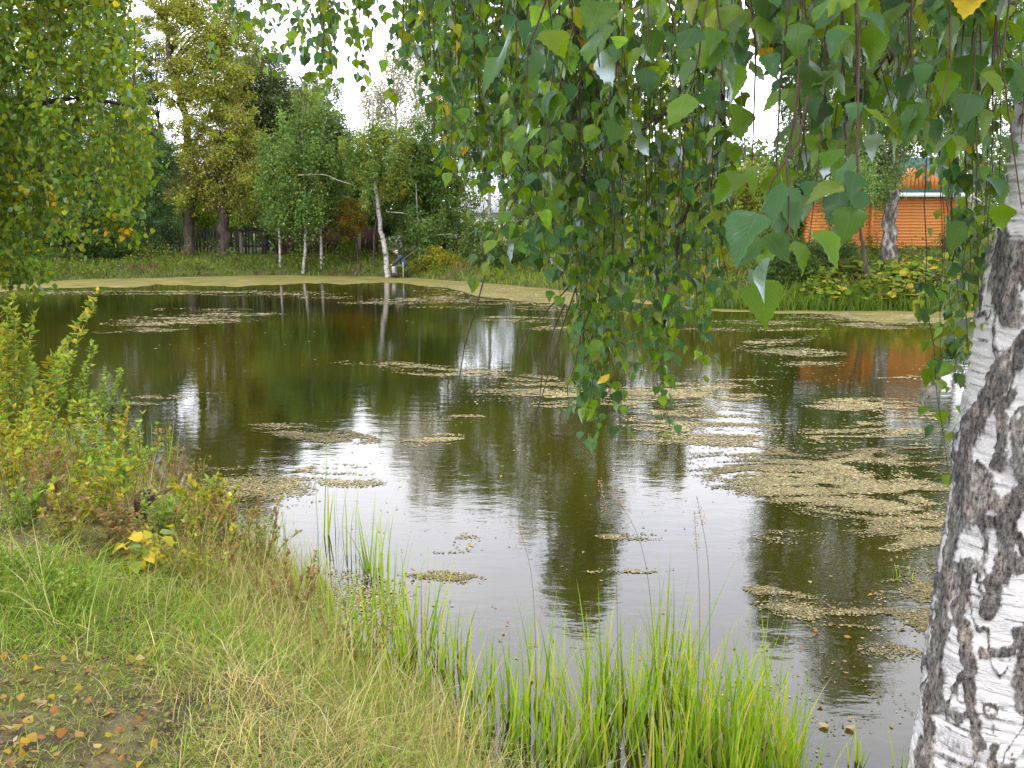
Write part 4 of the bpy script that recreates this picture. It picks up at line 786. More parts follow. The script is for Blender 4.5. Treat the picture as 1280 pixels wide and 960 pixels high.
def strand(x0, y0, x1, y1, Y0, Y1, leaf_from=.0, sp_=.033, lsz=.05, thick=.0022, curve=0, bare=False):
    a = at(x0, y0, Y0); b = at(x1, y1, Y1); Lg = np.linalg.norm(b - a); m_ = max(5, int(Lg / .12)); tt = np.linspace(0, 1, m_)[:, None]
    P = a + (b - a) * tt; side = rng.normal(0, 1, 3) * [1, 1, 0]; P = P + side * (np.sin(tt * 3.14) * .035 * Lg) + rng.normal(0, .006, (m_, 3)) * (tt > 0)
    P = P + np.array([curve, 0, 0]) * (np.sin(tt * 3.14)) 
    V, Fs = tube(P, np.linspace(thick, thick * .4, m_), 4, False); tw.add(V, Fs)
    tops.append(a)
    if bare: return
    nl_ = int(Lg / sp_); s_ = np.sort(rng.uniform(leaf_from, 1, nl_)); pos = np.stack([np.interp(s_, tt[:, 0], P[:, q]) for q in range(3)], -1)
    out_ = rdir(nl_) * [1, 1, .25]; out_ /= np.linalg.norm(out_, axis=1)[:, None]
    # short side shoots carry some leaves away from the twig
    sh_ = rng.uniform(size=nl_) < .5; r_ = np.where(sh_, rng.uniform(.01, .05, nl_), .002); pos = pos + out_ * r_[:, None] + [0, 0, -.3] * r_[:, None]
    LP.append(pos); tp = out_ * rng.uniform(.25, 1.1, (nl_, 1)) + [0, 0, -1]; LT.append(tp)
    nr_ = rdir(nl_) * .55 + out_ * .8 + [0, 0, .35]; LN.append(nr_); LS.append(lsz * np.clip(rng.normal(1, .22, nl_), .5, 1.5))
for (x0, x1, yt, ylo, yhi, dlo, dhi, n) in cols_:
    for q in range(n):
        px = rng.uniform(x0, x1); Y0 = rng.uniform(dlo, dhi); yb = rng.uniform(ylo, yhi)
        strand(px + rng.normal(0, 14), yt - rng.uniform(0, 40), px, yb, Y0, Y0 + rng.normal(0, .06), lsz=.040 if Y0 > 2.3 else .045, sp_=.027 if Y0 > 2.3 else .033)
# side strand ending left of the curtain, and strand groups with their own ends
for (a, b_, Y_) in [((700, 150), (604, 330), 2.9), ((690, 170), (640, 318), 2.9), ((680, 120), (592, 345), 3.0), ((700, 180), (660, 310), 3.0), ((660, 100), (618, 300), 2.8), ((720, 200), (650, 290), 2.7), ((740, 60), (640, 250), 2.9), ((700, 60), (610, 230), 3.1)]:
    strand(*a, *b_, Y_, Y_, sp_=.03, curve=.02)
for (a, b_, Y_) in [((606, 345), (566, 520), 2.9), ((720, 360), (655, 560), 3.0), ((706, 380), (668, 540), 3.05), ((728, 340), (640, 470), 2.95), ((740, 380), (712, 520), 3.1), ((970, 250), (958, 440), 2.6), ((1050, 250), (1052, 330), 2.2)]:
    strand(*a, *b_, Y_, Y_, bare=True, thick=.0026, curve=-.02)
# big near leaf sprays
for (a, b_, Y_) in [((1010, 120), (930, 330), 1.25), ((1000, 100), (985, 300), 1.15), ((1075, 150), (1068, 290), 1.2), ((700, -40), (652, 90), 1.35), ((770, -60), (740, 80), 1.4), ((880, -60), (868, 110), 1.3), ((900, -80), (905, 80), 1.4)]:
    strand(*a, *b_, Y_, Y_, leaf_from=.35, sp_=.03, lsz=.050)
LP, LT, LN, LS = map(np.concatenate, (LP, LT, LN, LS)); nL = len(LP)
# keep the air in front of the camera and of the bright sky opening free
px_, py_ = proj(LP); gap = ((((px_ - 950) / 42) ** 2 + ((py_ - 130) / 70) ** 2 < 1) | (((px_ - 470) / 60) ** 2 + ((py_ - 160) / 45) ** 2 < 1))
gap2 = (px_ > 1085) & (px_ < 1192) & (py_ > 236) & (py_ < 330) | (px_ > 1008) & (px_ < 1062) & (py_ > 235) & (py_ < 330)
keep = (LP[:, 1] > .95) & ~(gap & (rng.uniform(size=nL) < .8)) & ~(gap2 & (rng.uniform(size=nL) < .80)) & ~((px_ > 1238) & (py_ > 95) & (rng.uniform(size=nL) < .75))
LP, LT, LN, LS = LP[keep], LT[keep], LN[keep], LS[keep]; nL = len(LP); px_, py_ = px_[keep], py_[keep]
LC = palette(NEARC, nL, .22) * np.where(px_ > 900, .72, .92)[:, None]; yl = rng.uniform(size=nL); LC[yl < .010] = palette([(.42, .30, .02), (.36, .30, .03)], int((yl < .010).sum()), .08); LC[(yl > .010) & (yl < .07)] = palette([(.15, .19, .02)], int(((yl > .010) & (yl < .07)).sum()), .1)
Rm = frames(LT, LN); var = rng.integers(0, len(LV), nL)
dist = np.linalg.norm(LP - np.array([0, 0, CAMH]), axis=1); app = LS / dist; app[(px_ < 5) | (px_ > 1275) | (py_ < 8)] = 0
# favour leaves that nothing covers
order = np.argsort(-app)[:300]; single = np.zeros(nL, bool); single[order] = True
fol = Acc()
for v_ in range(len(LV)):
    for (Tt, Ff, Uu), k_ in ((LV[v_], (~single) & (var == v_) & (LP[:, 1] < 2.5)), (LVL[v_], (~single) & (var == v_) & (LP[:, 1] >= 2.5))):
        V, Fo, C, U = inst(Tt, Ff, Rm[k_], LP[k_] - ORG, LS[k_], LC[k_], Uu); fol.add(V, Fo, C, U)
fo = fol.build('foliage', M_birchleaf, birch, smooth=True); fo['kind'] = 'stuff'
lmesh = {}
for v_ in range(len(LV)):
    for cc in range(6):
        Tt, Ff, Uu = LV[v_]; o = mk('leaf', Tt, Ff, M_birchleaf, None, col=np.array(NEARC[cc]) * rng.uniform(.6, 1.0), uv=Uu, smooth=True); lmesh[(v_, cc)] = o.data; bpy.data.objects.remove(o)
for k_ in order:
    o = bpy.data.objects.new('leaf', lmesh[(int(var[k_]), int(rng.integers(0, 6)))]); COL.objects.link(o); o.parent = birch
    Mx = Matrix([list(r_) for r_ in Rm[k_]]).to_4x4(); o.matrix_local = Matrix.Translation(Vector(LP[k_] - ORG)) @ Mx @ Matrix.Scale(float(LS[k_]), 4)
# the crown above the picture, which shades the bank
n = 24000; cl = rdir(420) * rng.uniform(.3, 1, (420, 1)) ** .5 * [3.6, 3.3, 2.2] + [1.2, 1.6, 7.4]; w_ = rng.integers(0, 420, n); P = cl[w_] + rng.normal(0, .28, (n, 3)) * [1, 1, 1.3]
P = P[P[:, 2] > np.maximum(4.3, CAMH + .42 * P[:, 1] + .4)]; n = len(P)
V, Fo, C, _ = inst(DIA, DIAF, frames(rdir(n) + [0, 0, -.8], rdir(n)), P - ORG, rng.uniform(.07, .11, n), palette(NEARC, n, .15)); mk('foliage', V, Fo, M_leaf, birch, col=C)['kind'] = 'stuff'
tw.build('twigs', M_twig, birch, origin=ORG)['kind'] = 'stuff'
# limbs that carry the twigs
tops = np.array(tops)
def limb(pts, r0, r1):
    P = smoothpath(pts, 7); P = P + rng.normal(0, .006, P.shape); V, Fs = tube(P - ORG, np.linspace(r0, r1, len(P)), 8); mk('branch', V, Fs, M_twig, birch, smooth=True)
tp_ = np.array([1.45, TBY, 4.0])
limb([tp_, (.7, 2.6, 4.3), (-.1, 3.2, 4.25), (-.9, 3.9, 4.0), (-1.5, 4.3, 3.85)], .045, .01)
limb([tp_ + [0, 0, .3], (1.0, 1.9, 4.3), (.4, 1.6, 4.0), (0, 1.5, 3.6)], .035, .008)
limb([tp_ + [0, 0, -.25], (.9, 2.9, 3.9), (.55, 3.2, 3.85), (.15, 3.3, 3.8)], .03, .008)
limb([tp_ + [0, 0, .1], (1.1, 1.7, 3.9), (.8, 1.3, 3.5), (.6, 1.2, 3.2)], .03, .006)
for path, Y_, r0, r1 in [([(945, -120), (925, -40), (905, 20), (880, 65), (858, 105), (832, 140), (800, 165)], 2.9, .011, .004), ([(905, -60), (903, 60), (904, 150), (896, 190), (872, 230), (850, 290), (842, 340)], 3.1, .010, .004), ([(930, -60), (940, 20), (965, 70), (980, 105), (982, 150)], 2.7, .007, .002), ([(1250, -60), (1262, 10), (1272, 40), (1300, 60)], 1.9, .008, .004), ([(905, 190), (925, 220), (940, 228)], 3.1, .003, .0015), ([(895, 60), (860, 105), (820, 125)], 3.0, .004, .002), ([(1115, 50), (1085, 110), (1050, 190), (1000, 260)], 1.6, .003, .0015), ([(1240, 30), (1215, 110), (1195, 220), (1190, 330)], 2.5, .005, .002)]:
    limb([at(x, y, Y_) for x, y in path], r0, r1)

# ------------------------------------------------------------------ left near tree
LT_X, LT_Y = -7.6, 9.5
lz = float(ground(LT_X, LT_Y)); lt = empty('birch_tree', (LT_X, LT_Y, lz), 'leafy birch at the left edge whose hanging foliage covers the upper left corner', 'tree')
o0 = np.array([LT_X, LT_Y, lz]); P = smoothpath([o0 + [0, 0, -.2], o0 + [.1, 0, 2], o0 + [0, .1, 4.5], o0 + [.2, 0, 8]], 8) - o0; V, Fs = tube(P, np.linspace(.2, .06, len(P)), 14); mk('trunk', V, Fs, M_farbirch, lt, smooth=True)
pos = []; tws = Acc()
def edge_x(y): return np.interp(y, [-200, 0, 60, 110, 200, 250, 290, 330, 362], [190, 186, 180, 176, 196, 200, 165, 92, 50])
lims = [((0, 130), (200, 140), (-120, 60)), ((0, 40), (150, 0), (-150, 10)), ((0, 215), (140, 235), (-140, 120)), ((-20, -60), (160, -90), (-160, -80)), ((-60, 290), (60, 300), (-160, 200))]
for (a, b_, s_) in lims:
    Y1 = rng.uniform(8.6, 9.6); P = smoothpath([at(*s_, 9.5), at(*a, 9.2), at((a[0] + b_[0]) / 2, (a[1] + b_[1]) / 2 - 12, Y1), at(*b_, Y1)], 6); V, Fs = tube(P - o0, np.linspace(.05, .008, len(P)), 7); mk('branch', V, Fs, M_darkbark, lt, smooth=True)
for q in range(520):
    yb = rng.uniform(-120, 345); ex = edge_x(yb); px = ex - abs(rng.normal(0, 1)) * 12 - rng.uniform(0, 1) ** .9 * (ex + 160)
    Lpx = rng.uniform(60, 150); Y0 = rng.uniform(7.9, 10.6); k = int(Lpx / 1.15)
    sl_ = rng.normal(10, 10); s_ = rng.uniform(0, 1, k); X_ = px - sl_ * (1 - s_) * 1.2; Yy = yb - Lpx * (1 - s_)
    p = at(X_, Yy, Y0) + rng.normal(0, .05, (k, 3)); pos.append(p)
    a, e = at(px - sl_ * 1.2, yb - Lpx, Y0), at(px, yb, Y0); V, Fs = tube(np.array([a, (a + e) / 2 + rng.normal(0, .02, 3), e]) - o0, [.004, .003, .0015], 3, False); tws.add(V, Fs)
for hx, hy, Lh in [(150, 285, 30), (165, 300, 25), (25, 362, 50), (60, 350, 60), (140, 298, 40), (10, 360, 60), (40, 372, 40)]:
    k = 70; s_ = rng.uniform(0, 1, k); p = at(hx - 6 + 6 * s_ + rng.normal(0, 7, k), hy - Lh * (1 - s_), 8.6) + rng.normal(0, .04, (k, 3)); pos.append(p)
pos = np.concatenate(pos); px_, py_ = proj(pos); hole = np.zeros(len(pos), bool)
for hx, hy, hr in [(15, 110, 14), (60, 122, 12), (85, 122, 9), (140, 125, 14), (150, 155, 14), (105, 170, 9), (50, 175, 9), (136, 205, 10), (50, 205, 6), (170, 95, 14)]: hole |= ((px_ - hx) ** 2 + (py_ - hy) ** 2 < hr ** 2 * rng.uniform(.3, 1.2, len(pos)))
pos = pos[~hole]; n = len(pos)
col = palette(PAL['near'], n, .16); nn = fbm(pos * 3.5, 3, 88); b_ = (nn > .66) & (rng.uniform(size=n) < .5); col[b_] = palette([(.40, .30, .02), (.30, .28, .03)], int(b_.sum()), .1)
px_, py_ = proj(pos); b_ = (((px_ - 128) ** 2 + (py_ - 290) ** 2 < 130) | ((px_ - 157) ** 2 + (py_ - 290) ** 2 < 80)) & (rng.uniform(size=n) < .5); col[b_] = palette([(.55, .34, .02)], int(b_.sum()), .08)
tip = rdir(n) * .8 + [0, 0, -.8]; nr = rdir(n) + [0, 0, .5]; sz = rng.uniform(.04, .07, n)
HL = np.array([[0, 0, 0], [.42, .25, .05], [.3, .6, .05], [0, 1, -.05], [-.3, .6, .05], [-.42, .25, .05]])
V, Fo, C, _ = inst(HL, np.array([[0, 1, 2, 3], [0, 3, 4, 5]]), frames(tip, nr), pos - o0, sz, col); mk('foliage', V, Fo, M_leaf, lt, col=C)['kind'] = 'stuff'
tws.build('twigs', M_twig, lt)['kind'] = 'stuff'

# ------------------------------------------------------------------ near bank grass and weeds
def land_points(n, x0, x1, y0, y1, dmin=0.0, dmax=9):
    """points on the near bank, drawn evenly over the ground"""
    X_ = rng.uniform(x0, x1, n); Y_ = rng.uniform(y0, y1, n); d = sdist(X_, Y_); z = ground(X_, Y_, d); P = np.stack([X_, Y_, z], -1)
    u, v = proj(P); ok = (d > dmin) & (d < dmax) & (u > -140) & (u < 1400) & (v < 1080) & (v > 400); return P[ok], u[ok], v[ok], d[ok]
A_ = Acc()
P, u, v, d = land_points(420000, -6.5, 2.2, 2.0, 10.5)
keep = rng.uniform(size=len(P)) < np.clip(4.2 / P[:, 1], .3, 1) ** 1.4; P, u, v, d = P[keep], u[keep], v[keep], d[keep]
nn = fbm(xy3(P[:, 0], P[:, 1], 1.7), 4, 50); n2 = fbm(xy3(P[:, 0], P[:, 1], 5), 3, 51)
moss_zone = ss(330, 120, u) * ss(790, 850, v); bare = ss(290, 170, u) * ss(590, 620, v) * ss(710, 680, v)
keep = rng.uniform(size=len(P)) > np.maximum(moss_zone * .3, bare * .7) + .25 * ss(.55, .4, n2); P, u, v, d, nn, n2 = [q[keep] for q in (P, u, v, d, nn, n2)]; moss_zone = moss_zone[keep]; n = len(P)
c = palette(OLIVE, n, .28); r_ = rng.uniform(size=n)
strawp = .16 + .55 * ss(170, 330, u) * ss(.66, .42, nn); gp = .25 + .6 * ss(170, 60, u) * ss(690, 720, v) * ss(830, 780, v) + .3 * ss(.5, .65, nn)
b_ = r_ < strawp; c[b_] = palette(STRAW, int(b_.sum()), .28); b_ = (r_ >= strawp) & (r_ < strawp + gp); c[b_] = palette(GREENB, int(b_.sum()), .28)
bz = ss(300, 200, u) * ss(585, 610, v) * ss(715, 685, v) * (rng.uniform(size=n) < .8); b_ = rng.uniform(size=n) < bz * .75; c[b_] = palette([(.20, .15, .06), (.26, .20, .08), (.16, .11, .05), (.24, .14, .05), (.30, .26, .06)], int(b_.sum()), .2)
h = (1 - .35 * bz) * rng.gamma(4, .025, n) * (.6 + 1.3 * n2) * (1 + 1.1 * ss(150, 60, u) * ss(690, 720, v) * ss(800, 770, v)) * (1 - .55 * moss_zone) * (1 + .5 * ss(1.5, .3, d)); 
A_.add(*blades(P - [0, 0, .01], h, rng.uniform(.002, .0055, n) * np.clip(P[:, 1] / 4, .8, 2), rng.uniform(.1, 1.3, n), c, 2, .6))
tag(A_.build('meadow_grass', M_grass), 'fine green and straw coloured grass covering the near bank', 'grass', kind='stuff')
# taller dry stems and flowering grass
A_ = Acc(); P, u, v, d = land_points(60000, -5.5, .9, 2.2, 9.5, -.12, 1.5)
dn = .02 + .6 * ss(200, 330, u) * ss(690, 730, v) * ss(.7, .1, d) + .25 * ss(560, 620, v) * ss(.9, .1, d); keep = rng.uniform(size=len(P)) < dn * 1.8; P, u, v, d = P[keep], u[keep], v[keep], d[keep]; n = len(P)
c = palette(STRAW + STRAW + OLIVE + [(.30, .20, .10), (.14, .2, .04)], n, .16)
A_.add(*blades(np.maximum(P, [-99, -99, -.05]), rng.gamma(5, .055, n) , rng.uniform(.002, .0048, n), rng.uniform(.0, .55, n), c, 4, .35))
tag(A_.build('dry_grass', M_grass), 'tall dry straw stems mixed with green along the near waterline', 'grass', kind='stuff')
# litter and moss crumbs on the bare corner
P, u, v, d = land_points(60000, -5, .5, 2.0, 7.5, .1); keep = rng.uniform(size=len(P)) < .12 + .6 * ss(380, 200, u) * ss(760, 850, v) + .5 * ss(200, 60, u) * ss(600, 630, v) * ss(720, 680, v); P, u, v = P[keep], u[keep], v[keep]; n = len(P)
c = palette([(.20, .15, .08), (.14, .09, .05), (.28, .22, .12), (.07, .05, .03), (.14, .16, .03), (.18, .19, .04)], n, .2); tip = rdir(n) * [1, 1, .35]; sz = rng.uniform(.008, .03, n)
V, Fo, C, _ = inst(DIA, DIAF, frames(tip, rdir(n) * .5 + [0, 0, 1]), P + np.stack([0 * u, 0 * u, rng.uniform(.003, .02, n)], -1), np.stack([sz * rng.uniform(.15, .9, n), sz, sz], -1), c)
tag(mk('ground_litter', V, Fo, M_grass, col=C), 'crumbled leaf litter, moss and stem bits on the bare soil of the near bank', 'litter', kind='stuff')
# reeds: each clump a thing, each blade a part
BM = []
for q in range(8):
    Tt, Ff = blade_template(7, rng.uniform(.05, .5)); Tt[:, 2] *= 1; fold = np.abs(Tt[:, 0]) * .25; Tt[:, 1] += fold
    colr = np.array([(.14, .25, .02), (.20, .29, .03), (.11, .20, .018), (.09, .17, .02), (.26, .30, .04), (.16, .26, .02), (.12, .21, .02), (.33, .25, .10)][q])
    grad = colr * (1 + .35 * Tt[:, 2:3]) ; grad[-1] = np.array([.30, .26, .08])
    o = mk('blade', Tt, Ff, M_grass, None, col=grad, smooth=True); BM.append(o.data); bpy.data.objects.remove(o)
def reed_clump(px, py, nb, hpx, spread, label, lean=0., group=None, wid=.0135, weights=None):
    p = onz(px, py, -.02); Y = float(p[1]); root = empty('reed_clump', (float(p[0]), Y, -.05), label, 'reeds', group)
    nb = int(nb * (2.3 if px < 560 and nb > 6 else 1.7))
    for q in range(nb):
        hh = hpx * (1.25 if px < 560 else 1.0) * Y / F * rng.uniform(.5, 1.2) + .07; a = rng.uniform(0, 6.28); rr_ = spread * math.sqrt(rng.uniform())
        mi = int(rng.integers(0, 8)) if rng.uniform() < .4 else int(rng.integers(0, 7))
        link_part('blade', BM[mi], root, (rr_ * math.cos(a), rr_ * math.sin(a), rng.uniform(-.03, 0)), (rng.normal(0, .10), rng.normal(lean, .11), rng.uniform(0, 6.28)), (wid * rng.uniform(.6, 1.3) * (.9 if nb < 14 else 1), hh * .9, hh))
RC = [(600, 880, 12, 110, .10, 'sparse reed clump beside the brown broken stems, bottom centre'), (575, 905, 12, 100, .10, 'reed clump rising out of the dry grass, bottom centre'), (535, 870, 12, 90, .10, 'low reed clump behind the dry grass, left of bottom centre'), (500, 845, 12, 90, .10, 'fine reed clump between dry grass and the dense left clump'), (430, 810, 12, 80, .10, 'fine reed clump fringing the dry grass under the lone tufts'), (395, 740, 8, 70, .09, 'fine sparse reeds in shallow water left of the lone tufts'), (655, 940, 14, 130, .09, 'fine reed clump at the left foot of the thick stand'), (780, 890, 16, 120, .10, 'back row reed clump in the middle of the thick stand'), (850, 880, 14, 120, .09, 'back row reed clump right of the tallest one'), (960, 985, 20, 150, .09, 'fine reed clump at the right foot of the thick stand'), (715, 955, 20, 130, .10, 'fine reed clump filling the left front of the thick stand'),  # px, py(base at water), blades, height px, spread m, label
 (412, 668, 5, 104, .02, 'tall thin reed tuft standing alone in the open water, farthest left'), (438, 700, 4, 92, .02, 'second lone thin reed tuft, just right of the tallest left one'), (468, 718, 9, 80, .05, 'short reed tuft in open water right of the two lone thin tufts'),
 (385, 770, 9, 90, .08, 'reed clump at the edge of the dry grass, left of the open water tufts'), (415, 790, 9, 90, .09, 'reed clump in front of the lone thin tufts'), (355, 735, 8, 80, .07, 'leftmost reed clump beside the dry grass'),
 (480, 800, 14, 120, .10, 'reed clump left of centre before the bright water'), (520, 815, 14, 120, .11, 'dense reed clump in front of the bright reflection'), (560, 835, 10, 105, .10, 'reed clump with broken tips, centre bottom'), (455, 835, 12, 100, .10, 'low reed clump mixed into the dry grass'),
 (640, 905, 14, 150, .08, 'sparse reed clump left of the thick stand'), (680, 900, 18, 160, .09, 'tall reed clump starting the thick stand'), (720, 915, 18, 150, .09, 'reed clump second from left in the thick stand'), (755, 880, 16, 145, .08, 'reed clump at the back of the thick stand, left part'),
 (790, 925, 20, 170, .09, 'reed clump in the middle of the thick stand'), (830, 890, 20, 200, .08, 'tallest arching reed clump of the thick stand'), (865, 940, 24, 190, .09, 'bright reed clump front of the thick stand'), (905, 950, 24, 180, .09, 'bright reed clump front right in the thick stand'),
 (945, 920, 18, 170, .07, 'reed clump with upright fan of blades right of the thick stand'), (985, 960, 18, 130, .07, 'rightmost reed clump of the thick stand'), (1000, 1000, 22, 130, .07, 'reed clump cut by the bottom right end of the thick stand'), (930, 965, 22, 170, .08, 'dense reed clump filling the right of the thick stand'), (880, 975, 22, 180, .08, 'dense reed clump filling the middle of the thick stand'), (750, 960, 20, 130, .09, 'reed clump at the bottom edge, left of the bright clumps'), (830, 985, 24, 150, .09, 'reed clump cut by the bottom edge under the tallest one'), (920, 1010, 24, 150, .08, 'reed clump cut by the bottom edge, right part'),
 (690, 975, 16, 120, .09, 'reed clump cut by the bottom edge, left part'), (600, 930, 10, 110, .09, 'thin reed clump where the dry grass meets the thick stand'), (1070, 960, 6, 60, .04, 'small reed tuft in dark water left of the birch trunk'), (1130, 965, 5, 70, .03, 'small reed tuft against the foot of the birch trunk'),
 (215, 580, 5, 62, .05, 'thin reed tuft beyond the driftwood'), (182, 585, 6, 50, .05, 'small reed tuft between the willow bush and the open pond'), (253, 592, 2, 32, .02, 'tiny pair of reed blades right of the driftwood tuft'), (1130, 728, 6, 22, .08, 'low weed tuft among the algae left of the birch trunk'), (330, 705, 8, 60, .07, 'short reed clump by the rusty weeds')]
for (px, py, nb, hp, spd, lab) in RC: reed_clump(px, py, nb, hp, spd, lab)
# seed-headed grass stalks rising over the water
M_seed = leaf_mat('seed_head', .2, .02)
for (x0, y0, x1, y1, Y_, lab) in [(872, 860, 868, 640, 3.9, 'thin flowering grass stalk rising above the thick reeds'), (776, 800, 750, 600, 4.1, 'tall grass stalk with feathery seed head, left one of two'), (830, 770, 762, 605, 4.2, 'leaning grass stalk with feathery seed head, right one of two'), (672, 790, 648, 655, 4.3, 'bare slanting dry stem before the open water'), (890, 800, 871, 620, 4.0, 'faint pale seed head stalk over the bright water')]:
    a = at(x0, y0, Y_); b = at(x1, y1, Y_); gz = float(onz(x0, y0)[2]); root = empty('grass_stalk', (a[0], Y_, 0), lab, 'grass stalk'); og = np.array([a[0], Y_, 0]); a0 = a.copy(); a0[2] = -.05
    P = smoothpath([a0, a + (b - a) * .4 + [.015, 0, 0], b], 6) - og; V, Fs = tube(P, np.linspace(.0018, .0008, len(P)), 4, False); mk('stalk', V, Fs, M_stem, root)
    k = 90; s_ = rng.uniform(.80, 1, k); pp = np.stack([np.interp(s_, np.linspace(0, 1, len(P)), P[:, q]) for q in range(3)], -1); od = rdir(k); od[:, 2] = abs(od[:, 2]); pp = pp + od * rng.uniform(0, .022, (k, 1)) * (1.15 - s_[:, None])/.3
    V, Fo, C, _ = inst(DIA, DIAF, frames(od + [0, 0, .6], rdir(k)), pp, np.full(k, .006), palette([(.36, .25, .15), (.3, .22, .12)], k)); mk('seed_head', V, Fo, M_seed, root, col=C)['kind'] = 'stuff'

# weeds on the left bank
def weed(name, label, x, y, h, nst, leaf, pal, per=26, spread=.18, asp=.35, cat='plant', group=None, z0=None, stemcol=None, lean=(0, 0)):
    gz = float(ground(x, y)) if z0 is None else z0; root = empty(name, (x, y, gz), label, cat, group); A2 = Acc(); pos = []; tip = []
    for q in range(nst):
        a = rng.uniform(0, 6.28); rr_ = spread * rng.uniform(.1, 1); hh = h * rng.uniform(.6, 1.05); b0 = np.array([math.cos(a), math.sin(a), 0]) * rr_ * .35
        e = b0 + np.array([math.cos(a) * rr_ + lean[0], math.sin(a) * rr_ + lean[1], hh]); P = smoothpath([b0 - [0, 0, .03], (b0 + e) / 2 + rng.normal(0, .02, 3) + [0, 0, hh * .06], e], 5); V, Fs = tube(P, np.linspace(.0035, .001, len(P)) * max(1, h), 4, False); A2.add(V, Fs)
        s_ = rng.uniform(.15, 1, per); pp = np.stack([np.interp(s_, np.linspace(0, 1, len(P)), P[:, k]) for k in range(3)], -1); od = rdir(per); od[:, 2] = abs(od[:, 2]) * .6 + .25; pos.append(pp); tip.append(od)
    A2.build('stem', M_stem, root); pos = np.concatenate(pos); tip = np.concatenate(tip); n = len(pos); sz = leaf * rng.uniform(.6, 1.3, n)
    V, Fo, C, _ = inst(HL, np.array([[0, 1, 2, 3], [0, 3, 4, 5]]), frames(tip, rdir(n) * .5 + [0, 0, 1]), pos, np.stack([sz * asp / .5, sz, sz], -1), palette(pal, n, .15)); mk('foliage', V, Fo, M_grass, root, col=C); return root
WG = [(.14, .23, .03), (.18, .26, .045), (.12, .19, .03), (.23, .30, .08)]; WY = [(.20, .25, .025), (.28, .28, .035), (.15, .21, .025), (.36, .28, .04), (.22, .27, .04)]; WB = [(.21, .14, .06), (.24, .18, .07), (.16, .16, .04), (.24, .14, .04), (.28, .23, .10)]
def gp_(px, py, h=0.0):
    """ground point near pixel: march along the view ray"""
    for Y_ in np.arange(2.2, 14, .05):
        p = at(px, py, Y_)
        if p[2] <= float(ground(p[0], p[1])) + h: return p
    return at(px, py, 9)
wb = [(70, 560, 1.5, 22, .075, WG, 90, .55, 'tall willow bush leaning over the pond at the left edge'), (120, 570, 1.15, 18, .07, WG, 80, .4, 'willow bush with whitish leaf tips nearest the open pond'), (20, 570, 1.3, 20, .07, WG + WY, 80, .5, 'willow bush cut by the left edge above the slope')]
for (px, py, h, ns, lf, pal, per, spd, lab) in wb:
    p = gp_(px, py); weed('willow_bush', lab, p[0], p[1], h, ns, lf, pal, per, spd, .3, 'bush', lean=(.1, .1))
wl = [(40, 590, .5, 10, .04, WY, 'yellowing weeds on the slope under the willow bush, left'), (90, 600, .45, 10, .04, WG + WY, 'mixed weeds on the slope under the willow bush, middle'), (140, 600, .45, 9, .04, WY, 'yellow green weeds behind the driftwood'), (60, 640, .3, 8, .035, WB, 'brownish weeds at the edge of the bare slope'),
 (120, 650, .3, 8, .045, WY, 'low yellow leaved weeds left of the driftwood'), (230, 640, .38, 10, .03, WB, 'rusty weed clump right of the driftwood'), (262, 660, .3, 8, .045, WY, 'yellow green sprig reaching toward the water'), (290, 700, .34, 10, .03, WB, 'rusty reddish weeds at the waterline'), (90, 680, .24, 9, .035, WB + WY, 'brown and yellow weeds in the middle of the bare slope'), (150, 690, .22, 8, .03, WB, 'withered brown weeds left of the yellow leaved sapling'), (240, 690, .28, 9, .03, WB + WY, 'withered yellow brown weeds right of the yellow leaved sapling'), (320, 720, .34, 10, .028, WB + WG, 'brown green weeds beside the leftmost reeds'),
 (200, 680, .25, 8, .032, WG, 'green weeds around the yellow leaved sapling'), (30, 660, .2, 7, .035, WG, 'low green weeds at the left edge on the slope'), (80, 770, .16, 5, .026, WG, 'fresh green feathery weed at the lower left'), (30, 740, .18, 5, .026, WG, 'bright green tuft weed by the left edge'), (250, 740, .28, 8, .03, WB + WY, 'dry weeds in the middle of the near bank'),
 (360, 780, .32, 9, .026, WB, 'rust brown weeds between reeds and dry grass'), (440, 850, .3, 8, .026, WB + WG, 'dry weeds at the front of the dry grass'), (150, 620, .35, 9, .04, WG, 'green weeds behind the dark stump'), (180, 600, .35, 8, .035, WB + WY, 'dry weeds at the bank tip beyond the dark stump'), (10, 620, .4, 9, .04, WY, 'yellow weeds at the left edge'), (215, 615, .3, 8, .03, WB, 'dead twiggy weeds at the point of the bank')]
for (px, py, h, ns, lf, pal, lab) in wl:
    p = gp_(px, py); weed('weed', lab, p[0], p[1], h * 1.35, int(ns * 2.0), lf * 1.05, pal, 34, h * .8, .4)
# sapling with big yellow leaves (each leaf a part)
p = gp_(185, 715); sap = empty('sapling', p, 'small sapling with broad yellow and yellow green leaves on the near bank', 'plant')
for q in range(5):
    a = q * 1.26; e = np.array([math.cos(a) * .12, math.sin(a) * .1, rng.uniform(.14, .24)]); V, Fs = tube(smoothpath([(0, 0, -.03), e * [.4, .4, .6], e], 4), np.linspace(.004, .0015, 9), 5, False); mk('stem', V, Fs, M_stem, sap)
SM = []
for cc in ((.30, .30, .03), (.42, .34, .03), (.20, .26, .04), (.50, .38, .05), (.16, .22, .07)):
    o = mk('leaf', HL, np.array([[0, 1, 2, 3], [0, 3, 4, 5]]), M_grass, None, col=np.array(cc)); SM.append(o.data); bpy.data.objects.remove(o)
for q in range(70):
    a = rng.uniform(0, 6.28); r_ = rng.uniform(.02, .16); link_part('leaf', SM[int(rng.integers(0, 5))], sap, (r_ * math.cos(a), r_ * math.sin(a), rng.uniform(.05, .25)), (rng.normal(-.5, .4), rng.normal(0, .5), rng.uniform(0, 6.28)), (.085 * rng.uniform(.7, 1.2),) * 3)
